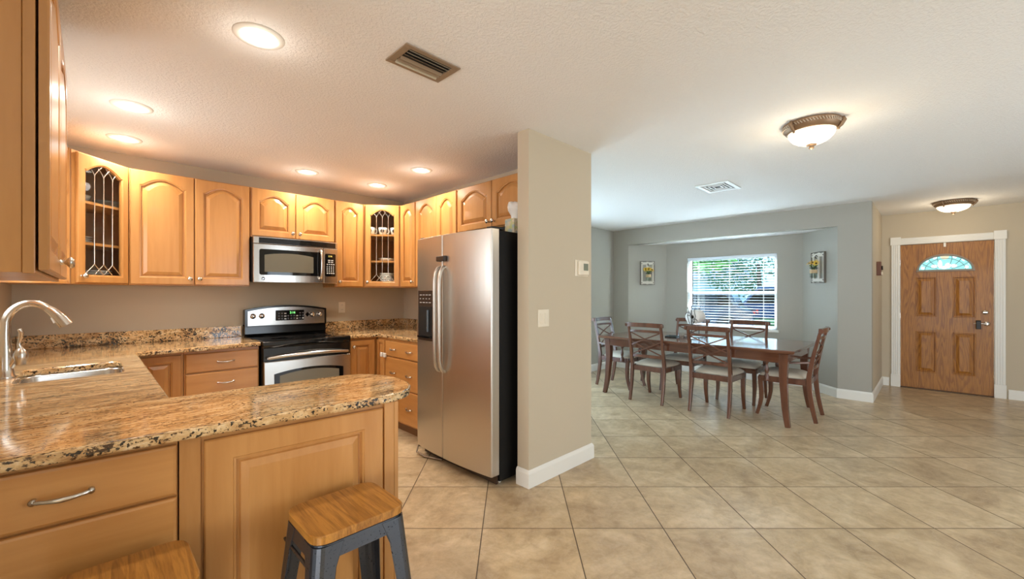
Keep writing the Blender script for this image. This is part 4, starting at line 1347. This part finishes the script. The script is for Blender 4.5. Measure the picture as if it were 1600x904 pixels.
def cushion_mb(wf, wb_, yf, yb_, z0, hgt, n=14):
    mb = MB(); vs, fs = [], []
    for lay in range(2):
        for j in range(n + 1):
            for i in range(n + 1):
                u, v = -1 + 2 * i / n, -1 + 2 * j / n
                # squircle mapping for soft corners
                uu = u * math.sqrt(1 - .18 * v * v * u * u); vv_ = v * math.sqrt(1 - .18 * u * u * v * v)
                w_ = (wb_ + (wf - wb_) * (vv_ + 1) / 2) / 2
                x = uu * w_; y = yb_ + (yf - yb_) * (vv_ + 1) / 2
                e = (1 - abs(u) ** 5) * (1 - abs(v) ** 5)
                z = z0 + (hgt * (e ** .45) * (.80 + .2 * (1 - u * u) * (1 - v * v)) if lay == 1 else -.002)
                if lay == 1: z = max(z, z0 + .012)
                vs.append((x, y, z))
    N = (n + 1) ** 2
    for j in range(n):
        for i in range(n):
            a = j * (n + 1) + i
            fs.append((N + a, N + a + 1, N + a + n + 2, N + a + n + 1)); fs.append((a, a + n + 1, a + n + 2, a + 1))
    for i in range(n):
        a = i; fs.append((a, a + 1, N + a + 1, N + a))
        a = n * (n + 1) + i; fs.append((a + 1, a, N + a, N + a + 1))
        a = i * (n + 1); fs.append((a + n + 1, a, N + a, N + a + n + 1))
        a = i * (n + 1) + n; fs.append((a, a + n + 1, N + a + n + 1, N + a))
    return mb.add(vs, fs, True)

CHH = .965
def back_y(z):     # centre line of the rear post in y at height z
    if z < .44: return -.205 - .062 * ((.44 - z) / .44) ** 1.7
    return -.205 - .105 * ((z - .44) / (CHH - .44)) ** 1.25
def make_chair(arm):
    t_ = thing('dining_chair', '', 'chair')
    wb2 = .205; wf2 = .225
    for s in (-1, 1):
        zs = [0, .06, .12, .2, .3, .40, .46, .55, .65, .75, .85, .92, CHH - .012]
        MB().sweep([(s * wb2, back_y(z), z) for z in zs], (1, 0, 0), [.026, .028, .030, .032, .034, .036, .036, .034, .032, .030, .030, .030, .030], [.036, .038, .040, .042, .044, .046, .044, .040, .036, .032, .030, .028, .026]).build('rear_leg', mahog, t_, .004)
        zs = [0, .05, .11, .18, .26, .34, .415]
        off = [.034, .020, .004, -.008, -.010, -.004, 0]
        MB().sweep([(s * (wf2 - .020), .232 + o_, z) for z, o_ in zip(zs, off)], (1, 0, 0), [.030, .031, .034, .038, .042, .044, .046], [.032, .033, .036, .040, .044, .046, .048]).build('front_leg', mahog, t_, .004)
    rail = MB()
    rail.sweep([(-wf2 + .0, .236, .4), (wf2 - .0, .236, .4)], (0, 1, 0), .026, .060)
    rail.sweep([(-wb2 + .019, -.198, .4), (wb2 - .019, -.198, .4)], (0, 1, 0), .026, .060)
    for s in (-1, 1):
        rail.sweep([(s * wb2, -.18, .4), (s * (wf2 - .004), .222, .4)], (1, 0, 0), .026, .060)
    rail.build('seat_rail', mahog, t_, .003)
    cushion_mb(.470, .395, .258, -.178, .431, .062).build('seat_cushion', cushion_m, t_)
    # curved slats: bow backwards in the middle
    def slat(z, hgt, th, over=0.0, bow=.022, name='back_slat'):
        hw = wb2 - .013 + over
        pts = []
        for k in range(13):
            u = -1 + k / 6
            pts.append((u * hw, back_y(z) - bow * (1 - u * u), z + (.004 * (1 - u * u))))
        return MB().sweep(pts, (0, 0, 1), hgt, th).build(name, mahog, t_, .004)
    slat(CHH - .028, .052, .030, .038, .022, 'top_rail')
    for s in (-1, 1):
        MB().tube([(s * (wb2 + .010), back_y(CHH - .02) - .006, CHH - .030), (s * (wb2 + .034), back_y(CHH - .02) - .006, CHH - .028)], [.019, .022], 12).build('rail_end', mahog, t_)
    slat(.862, .030, .018); slat(.553, .036, .018)
    mb = MB()
    z0, z1 = .572, .848; zm0, zm1 = z0 + (z1 - z0) * .42, z0 + (z1 - z0) * .60
    def bar(xa, za, xb, zb_, dy):
        pts = []
        for k in range(9):
            u = k / 8; x = xa + (xb - xa) * u; z = za + (zb_ - za) * u
            pts.append((x, back_y(z) - .020 * (1 - (x / wb2) ** 2) + dy, z))
        mb.sweep(pts, (0, 1, 0), .009, .014)
    e_ = wb2 - .014
    bar(-e_, z1, e_, zm0, .0035); bar(e_, z1, -e_, zm0, -.0035)
    bar(-e_, zm1, e_, z0, .0035); bar(e_, zm1, -e_, z0, -.0035)
    mb.build('lattice', mahog, t_)
    if arm:
        for s in (-1, 1):
            a_ = []
            for k in range(9):
                u = k / 8
                a_.append((s * (wb2 + .010 + .030 * math.sin(u * PI * .6)), back_y(.61) + .015 + u * (.20 - back_y(.61)), .612 - .020 * math.sin(u * PI * .8) ))
            MB().sweep(a_, (1, 0, 0), [.030] * 4 + [.034, .038, .040, .040, .036], [.022] * 9).build('armrest', mahog, t_, .005)
            bx, by = s * (wf2 + .014), .165
            MB().lathe([(.022, .385), (.022, .44), (.013, .455), (.018, .470), (.022, .50), (.013, .545), (.011, .56), (.020, .575), (.023, .585), (.018, .596)], (bx, by, 0), 'z', 14).build('arm_post', mahog, t_)
    return t_
side0 = make_chair(False); arm0 = make_chair(True)
GRP = 'dining chairs around the table'
side0.location = (5.000, 2.455, 0); side0.rotation_euler = (0, 0, -PI / 2 + .01)
side0['label'] = 'near-side cream-seated dining chair left of the other near-side chair'; side0['group'] = GRP
copy_tree(side0, (5.010, 1.725, 0), -PI / 2, 'near-side cream-seated dining chair beside the right-hand armchair')
copy_tree(side0, (5.760, 2.420, 0), PI / 2, 'window-side dining chair behind the paper towel holder')
copy_tree(side0, (5.760, 1.690, 0), PI / 2, 'window-side dining chair directly before the window, right of the paper towel')
arm0.location = (5.395, 1.105, 0); arm0.rotation_euler = (0, 0, .02)
arm0['label'] = 'dining armchair at the right end of the table, nearest the front door'; arm0['group'] = GRP
copy_tree(arm0, (5.385, 3.175, 0), PI, 'dining armchair at the left end of the table beside the partition')

# paper towel holder and tray on the table
tr_ = thing('serving_tray', 'small dark tray on the table below the paper towel holder', 'tray', (5.27, 2.36, TT + .0005), .1)
MB().loops([rr_ for rr_ in [[(p[0], p[1], 0) for p in rrect([(-.09, -.07), (.09, -.07), (.09, .07), (-.09, .07)], .02)], [(p[0] * 1.06, p[1] * 1.06, .014) for p in rrect([(-.09, -.07), (.09, -.07), (.09, .07), (-.09, .07)], .02)], [(p[0] * 1.0, p[1] * 1.0, .014) for p in rrect([(-.09, -.07), (.09, -.07), (.09, .07), (-.09, .07)], .02)], [(p[0] * .95, p[1] * .95, .004) for p in rrect([(-.09, -.07), (.09, -.07), (.09, .07), (-.09, .07)], .02)]]], True).build('tray_body', M('dark_green_tray', (.03, .045, .04), .3), tr_)
ph = thing('paper_towel_holder', 'scrolled dark metal paper towel holder standing on the dining table', 'paper towel holder', (5.40, 2.13, TT + .0005), 0)
mb = MB()
mb.tube([(-.10, -.09, .012), (.14, -.09, .012), (.14, .09, .012), (-.10, .09, .012), (-.10, -.09, .012)], .006, 8)
for (x, y) in ((-.10, -.09), (.14, -.09), (.14, .09), (-.10, .09)): mb.lathe([(0, 0), (.010, .004), (.010, .014), (0, .018)], (x, y, 0), 'z', 8)
mb.build('base', iron, ph)
mb = MB()
mb.tube([(-.10, 0.0, .012), (-.10, .0, .40), (-.105, .012, .43)], [.006, .006, .004], 8)
mb.tube([(-.10, -.09, .012), (-.10, .09, .012)], .006, 8)
for s in (-1, 1):
    sp_ = []
    for k in range(15):
        a = k * .42; r = .038 - .0022 * k
        sp_.append((-.10, s * (.035 + r * math.cos(a)), .25 + .04 * s + r * math.sin(a)))
    mb.tube(sp_, .004, 6)
    mb.tube([(-.10, 0, .14), (-.10, s * .03, .20), (-.10, s * .05, .27), (-.10, s * .035, .34), (-.10, s * .05, .385)], .004, 6)
mb.build('upright', iron, ph)
MB().tube([(-.115, 0, .262), (.155, 0, .262)], .006, 8).build('roll_bar', iron, ph)
mb = MB()
mb.tube([(.14, 0.0, .012), (.14, 0, .262)], .005, 8)
mb.tube([(.14, 0, .262), (.15, 0, .34), (.15, 0, .365)], [.006, .008, .010], 8)
mb.build('end_arm', iron, ph)
pr = thing('paper_towel_roll', 'white paper towel roll on the scrolled metal holder', 'paper towel', (5.425, 2.13, TT + .262), 0)
MB().lathe([(.022, -.10), (.084, -.10), (.088, -.096), (.088, .096), (.084, .10), (.022, .10), (.022, -.10)], (0, 0, 0), 'x', 32).build('paper', paper, pr)
MB().lathe([(.0215, -.101), (.0215, .101), (.014, .101), (.014, -.101), (.0215, -.101)], (0, 0, 0), 'x', 20).build('core', kraft, pr)

# ------------------------------------------------------------------ wall sconces with jars
def sconce(label, loc, rz):
    t_ = thing('wall_sconce', label, 'wall decor', loc, rz, 'jar wall sconces')
    W2, z0, z1 = .115, -.20, .20
    for (a, b_) in ((-W2, -W2 + .035), (-.0175, .0175), (W2 - .035, W2)):
        MB().box(a, b_, -.016, -.001, z0, z1).build('slat', white_dist, t_, .002)
    for z in (z1 - .055, z0 + .012):
        o = MB().box(-W2 - .006, W2 + .006, -.026, -.0165, z, z + .042).build('cross_strap', white_dist, t_, .002)
    fr_ = MB()
    for s in (-1, 1): fr_.box(s * (W2 + .004) - .004, s * (W2 + .004) + .004, -.030, -.001, z0 - .004, z1 + .004)
    fr_.box(-W2, W2, -.030, -.001, z1, z1 + .008).box(-W2, W2, -.030, -.001, z0 - .008, z0)
    for s in (-1, 1):
        for z in (z1 - .034, z0 + .033): fr_.lathe([(.008, 0), (.007, .004), (0, .006)], (s * (W2 - .015), -.026, z), 'y', 10)
    fr_.build('iron_frame', M('weathered_grey_metal', (.17, .155, .135), .55, .3), t_)
    MB().tube([(0, -.027, .15), (0, -.045, .165), (0, -.058, .150), (0, -.055, .13), (0, -.04, .125)], .005, 8).build('hook', iron, t_)
    MB().tube([(.046 * math.cos(2 * PI * k / 20), -.078 + .046 * math.sin(2 * PI * k / 20), -.005) for k in range(21)], .004, 6).build('jar_ring', iron, t_)
    MB().tube([(0, -.027, -.005), (0, -.034, -.005)], .006, 6).build('ring_arm', iron, t_)
    jar = MB().lathe([(0, -.14), (.038, -.14), (.043, -.132), (.043, -.03), (.036, -.008), (.036, .012), (.034, .012), (.034, -.008), (.040, -.03), (.040, -.130), (0, -.134)], (0, -.078, 0), 'z', 20)
    jo = jar.build('glass_jar', jar_glass, t_)
    MB().lathe([(.0435, -.075), (.0440, -.05), (.0435, -.028)], (0, -.078, 0), 'z', 20).build('twine_wrap', rope, jo)
    lv = MB()
    for k in range(9):
        a = k * 2.4; c, s = math.cos(a), math.sin(a)
        lv.tube([(0, -.078, -.08), (.02 * c, -.078 + .02 * s, .012), (.05 * c, -.082 + .04 * s, .03)], [.003, .003, .008], 5)
    lv.build('stems', leafm, t_)
    for k in range(6):
        a = k * 2 * PI / 6 + .3; r = .052 if k < 5 else 0
        fx, fy, fz = r * math.cos(a) * 1.15, -.092 + r * math.sin(a) * .62, .052 + .016 * (k % 2)
        fm = MB()
        for p in range(10):
            b_ = 2 * PI * p / 10
            fm.add([(.010 * math.cos(b_ - .3), .010 * math.sin(b_ - .3), 0), (.036 * math.cos(b_ - .16), .036 * math.sin(b_ - .16), .006), (.046 * math.cos(b_), .046 * math.sin(b_), .003), (.036 * math.cos(b_ + .16), .036 * math.sin(b_ + .16), .006), (.010 * math.cos(b_ + .3), .010 * math.sin(b_ + .3), 0)], [(0, 1, 2, 3, 4)])
        fo = fm.build('sunflower', yellow, t_); fo.location = (fx, fy, fz); fo.rotation_euler = (.75 + .35 * math.sin(a), .5 * math.cos(a), 0)
        MB().lathe([(.013, 0), (.012, .005), (0, .008)], (0, 0, .001), 'z', 10).build('flower_centre', seed_m, fo)
    return t_
# bay side walls: left runs (6.68,3.785)->(7.14,3.30), right runs (6.68,.85)->(7.14,1.30)
aL = math.atan2(3.30 - 3.785, .46); aR = math.atan2(.45, .46)
sconce('whitewashed jar sconce with yellow flowers on the left bay wall', (6.905, 3.545, 1.675), aL)
sconce('whitewashed jar sconce with yellow flowers on the right bay wall', (6.905, 1.072, 1.665), aR + PI)
pq = thing('wall_plaque', 'small reddish wooden plaque on the foyer side wall', 'wall decor', (7.33, .52, 1.645), 0)
MB().box(-.06, .06, -.045, -.001, -.09, .09).build('board', M('red_brown_wood', (.16, .055, .025), .5), pq, .004)
MB().prism_y([(-.02, -.02), (.02, -.02), (.028, .0), (.012, .035), (-.012, .035), (-.028, 0)], -.062, -.046).build('opener', iron, pq, .003)
MB().box(-.045, .045, -.060, -.046, -.082, -.045).build('catch_tray', ivory, pq, .003)

# ------------------------------------------------------------------ window blind
bd = thing('window_blind', 'white horizontal blind half open in the bay window', 'blind', (bx1 + .018, 0, 0))
MB().box(-.012, .022, WY0 + .004, WY1 - .004, WZ1 - .048, WZ1 - .002).build('headrail', blind_m, bd, .003)
mb = MB()
ns = 25
for k in range(ns):
    z = WZ0 + .045 + k * (WZ1 - .06 - WZ0 - .045) / (ns - 1)
    tl = .02
    c, s = math.cos(tl) * .0225, math.sin(tl) * .0225
    mb.prism_y([(-c, z - s - .0012), (-c, z - s + .0012), (0, z + .0026), (c, z + s + .0012), (c, z + s - .0012), (0, z)], WY0 + .008, WY1 - .008)
mb.build('slats', blind_m, bd)
MB().box(-.018, .018, WY0 + .006, WY1 - .006, WZ0 + .004, WZ0 + .022).build('bottom_rail', blind_m, bd, .003)
mb = MB()
for y in (WY0 + .18, (WY0 + WY1) / 2, WY1 - .18):
    for x in (-.021, .021): mb.tube([(x, y, WZ0 + .02), (x, y, WZ1 - .03)], .0012, 5)
mb.build('ladder_cords', white_pl, bd)
MB().tube([(-.028, WY1 - .10, WZ1 - .05), (-.028, WY1 - .10, 1.12)], .005, 6).build('tilt_wand', dark_line, bd)

# ------------------------------------------------------------------ outside
lawn = M('lawn_green', (.13, .26, .06), .9)
t, b = NT(lawn)
t.links.new(ramp(t, noise(t, coords(t), 3, 5), [(.35, (.08, .17, .04)), (.65, (.20, .34, .09))]), b.inputs['Base Color'])
struct('ground', MB().box(7.3, 45, -20, 40, -.30, -.16), lawn)
asph = M('pale_driveway', (.45, .47, .48), .9)
struct('driveway', MB().box(7.4, 19.5, -20, 40, -.1595, -.14), asph)
def car(label, loc, rz, col, h=1.55, L_=4.5):
    t_ = thing('car', label, 'car', loc, rz, 'cars outside the window')
    paint = M('car_paint', col, .2, coat=.6)
    prof = [(-L_ / 2, .35), (-L_ / 2, .80), (-L_ / 2 + .25, .92), (-L_ / 2 + .45, 1.0), (-L_ / 2 + .75, h), (L_ / 2 - 1.9, h), (L_ / 2 - 1.25, 1.02), (L_ / 2 - .2, .86), (L_ / 2, .65), (L_ / 2, .35)]
    MB().prism_y(prof, -.85, .85).build('body', paint, t_, .08, 3)
    gl = [(-L_ / 2 + .62, 1.03), (-L_ / 2 + .86, h - .10), (L_ / 2 - 1.95, h - .10), (L_ / 2 - 1.42, 1.03)]
    for s in (-1, 1):
        MB().prism_y(gl, s * .852 - .004, s * .852 + .004).build('side_window', black_g, t_)
        MB().box(-L_ / 2 - .01, -L_ / 2 + .06, s * .6 - .15, s * .6 + .15, .72, .86).build('tail_light', M('red_lens', (.5, .02, .02), .2), t_)
    for x in (-L_ / 2 + .85, L_ / 2 - .9):
        for s in (-1, 1):
            w_ = MB().lathe([(.20, .10), (.33, .10), (.345, .08), (.345, -.08), (.33, -.10), (.20, -.10)], (0, 0, 0), 'y', 24).build('tyre', black_m, t_)
            w_.location = (x, s * .80, .345)
            MB().lathe([(0, .09), (.20, .085), (.20, -.085), (0, -.09)], (0, 0, 0), 'y', 12).build('hub', chrome, w_)
    return t_
car('dark blue car parked outside, left half of the window', (16.2, 6.6, -.139), 1.75, (.02, .04, .075), 1.5)
car('dark blue car parked outside at the right of the window', (21.5, 5.0, -.139), 1.55, (.03, .06, .14), 1.75, 4.6)
def tree(label, loc, tr_h, blobs, col, grp):
    t_ = thing('tree', label, 'tree', loc, 0, grp)
    MB().tube([(0, 0, 0), (.05, 0, tr_h * .5), (0, .05, tr_h)], [.16, .12, .09], 10).build('trunk', M('bark', (.10, .07, .05), .9), t_)
    lm = M('tree_leaves', col, .7)
    mb = MB()
    rnd = random.Random(len(label) * 7)
    for (cx, cy, cz, r) in blobs:
        for k in range(620):
            a, e_ = rnd.uniform(0, 2 * PI), math.asin(rnd.uniform(-1, 1)); q_ = r * rnd.uniform(.6, 1.0)
            p = Vector((cx + q_ * math.cos(a) * math.cos(e_), cy + q_ * math.sin(a) * math.cos(e_), cz + q_ * math.sin(e_) * .8))
            d1 = Vector((rnd.uniform(-1, 1), rnd.uniform(-1, 1), rnd.uniform(-1, 1))).normalized(); d2_ = d1.orthogonal().normalized()
            l_, w_ = rnd.uniform(.10, .2), rnd.uniform(.05, .1)
            mb.add([p - d1 * l_, p + d2_ * w_, p + d1 * l_, p - d2_ * w_], [(0, 1, 2, 3)])
    mb.build('foliage', lm, t_, recalc=False)
    return t_
tree('leafy green tree close outside the window, upper left', (11.0, 5.1, -.16), 2.0, [(0, .2, 2.35, 1.0), (.2, -.9, 2.75, .9), (-.2, 1.0, 2.2, .9), (.3, -1.9, 2.95, .7), (.6, .4, 2.0, .7)], (.07, .26, .06), 'trees outside')
tree('broad leafy tree far outside behind the parked cars', (27.0, 7.0, -.16), 3.2, [(0, 0, 4.6, 2.6), (.5, 3.0, 4.2, 2.4), (0, -3.0, 4.6, 2.4), (1, 1.5, 2.4, 1.6), (1, -2.2, 2.6, 1.8)], (.08, .22, .10), 'trees outside')
tree('tall leafy tree farthest away to the right, outside the window', (36.0, -2.0, -.16), 3.4, [(0, 0, 5.2, 2.8), (0, 2.6, 4.6, 2.2), (0, -2.5, 4.2, 2.2)], (.06, .18, .09), 'trees outside')
hb = thing('house', 'pale house across the street outside the window', 'house', (36.0, 17.0, -.16))
MB().box(0, 6, -5, 5, 0, 2.7).build('walls', M('pale_stucco', (.62, .70, .74), .8), hb)
MB().prism_y([(-.6, 2.71), (6.6, 2.71), (3, 4.2)], -5.5, 5.5).build('roof', M('grey_roof', (.30, .33, .36), .8), hb)
MB().box(-.03, -.001, -1.2, .6, .9, 2.0).build('window', black_g, hb)

# ------------------------------------------------------------------ bar stools
def make_stool(label, loc, rz):
    t_ = thing('bar_stool', label, 'stool', loc, rz, 'counter stools')
    SH = .615; wx, wy = .150, .130
    out = rrect([(-wx, -wy), (wx, -wy), (wx, wy), (-wx, wy)], .050, 6)
    def L(s, z): return [(p[0] * (1 - s / wx), p[1] * (1 - s / wy), z) for p in out]
    mb = MB(); mb.loops([L(.002, SH - .026), L(0, SH - .024), L(0, SH - .003), L(.003, SH)])
    mb.add(L(.002, SH - .026), [tuple(reversed(range(len(out))))])
    mb.build('seat', stool_oak, t_)
    mb = MB()
    def A(s, z): return [(p[0] * (1 + s / wx), p[1] * (1 + s / wy), z) for p in out]
    mb.loops([A(-.010, SH - .027), A(-.005, SH - .030), A(-.001, SH - .075), A(-.008, SH - .075), A(-.013, SH - .034)], False)
    mb.build('seat_frame', gun, t_)
    for sx in (-1, 1):
        for sy in (-1, 1):
            mb = MB()
            lp = []
            for u in (0, .04, .12, .5, 1.0):
                z = (SH - .034) * (1 - u)
                spread = .055 * u
                cx_, cy_ = sx * (wx - .003 + spread), sy * (wy - .003 + spread)
                k = .085 - .040 * min(1, u / .14) * .55 - .022 * u     # arm length of the folded sheet
                r = .030
                pts = [(cx_ - sx * k, cy_)]
                for q_ in range(5):
                    a = q_ / 4 * PI / 2
                    pts.append((cx_ - sx * r + sx * r * math.sin(a), cy_ - sy * r + sy * r * math.cos(a)))
                pts.append((cx_, cy_ - sy * k))
                inn = [(p[0] - sx * .004, p[1] - sy * .004) for p in reversed(pts)]
                lp.append([(p[0], p[1], z) for p in pts + inn])
            mb.loops(lp, True)
            mb.add(lp[0], [tuple(range(len(lp[0])))])
            mb.build('leg', gun, t_)
            MB().lathe([(.016, 0), (.016, .008)], (sx * (wx + .034), sy * (wy + .034), -.0005), 'z', 10).build('foot_pad', black_m, t_)
    z = .20; e = .055 * .66; X_, Y_ = wx - .008 + e, wy - .008 + e
    br = MB().box(-X_, X_, -Y_ - .003, -Y_ + .003, z - .012, z + .012).box(-X_, X_, Y_ - .003, Y_ + .003, z - .012, z + .012)
    br.box(-X_ - .003, -X_ + .003, -Y_, Y_, z - .012, z + .012).box(X_ - .003, X_ + .003, -Y_, Y_, z - .012, z + .012)
    br.build('foot_rail', gun, t_)
    z = .515; e = .055 * .12; X_, Y_ = wx - .008 + e, wy - .008 + e
    MB().tube([(-X_, -Y_ + .03, z), (-X_, Y_, z), (X_, Y_, z), (X_, -Y_ + .03, z)], .006, 8).build('under_seat_rod', gun, t_)
    return t_
st = make_stool('metal bar stool with oak seat before the raised peninsula panel', (.598, 1.375, 0), 0)
copy_tree(st, (.045, 1.405, 0), 0, 'metal bar stool with oak seat cut off at the bottom left corner')
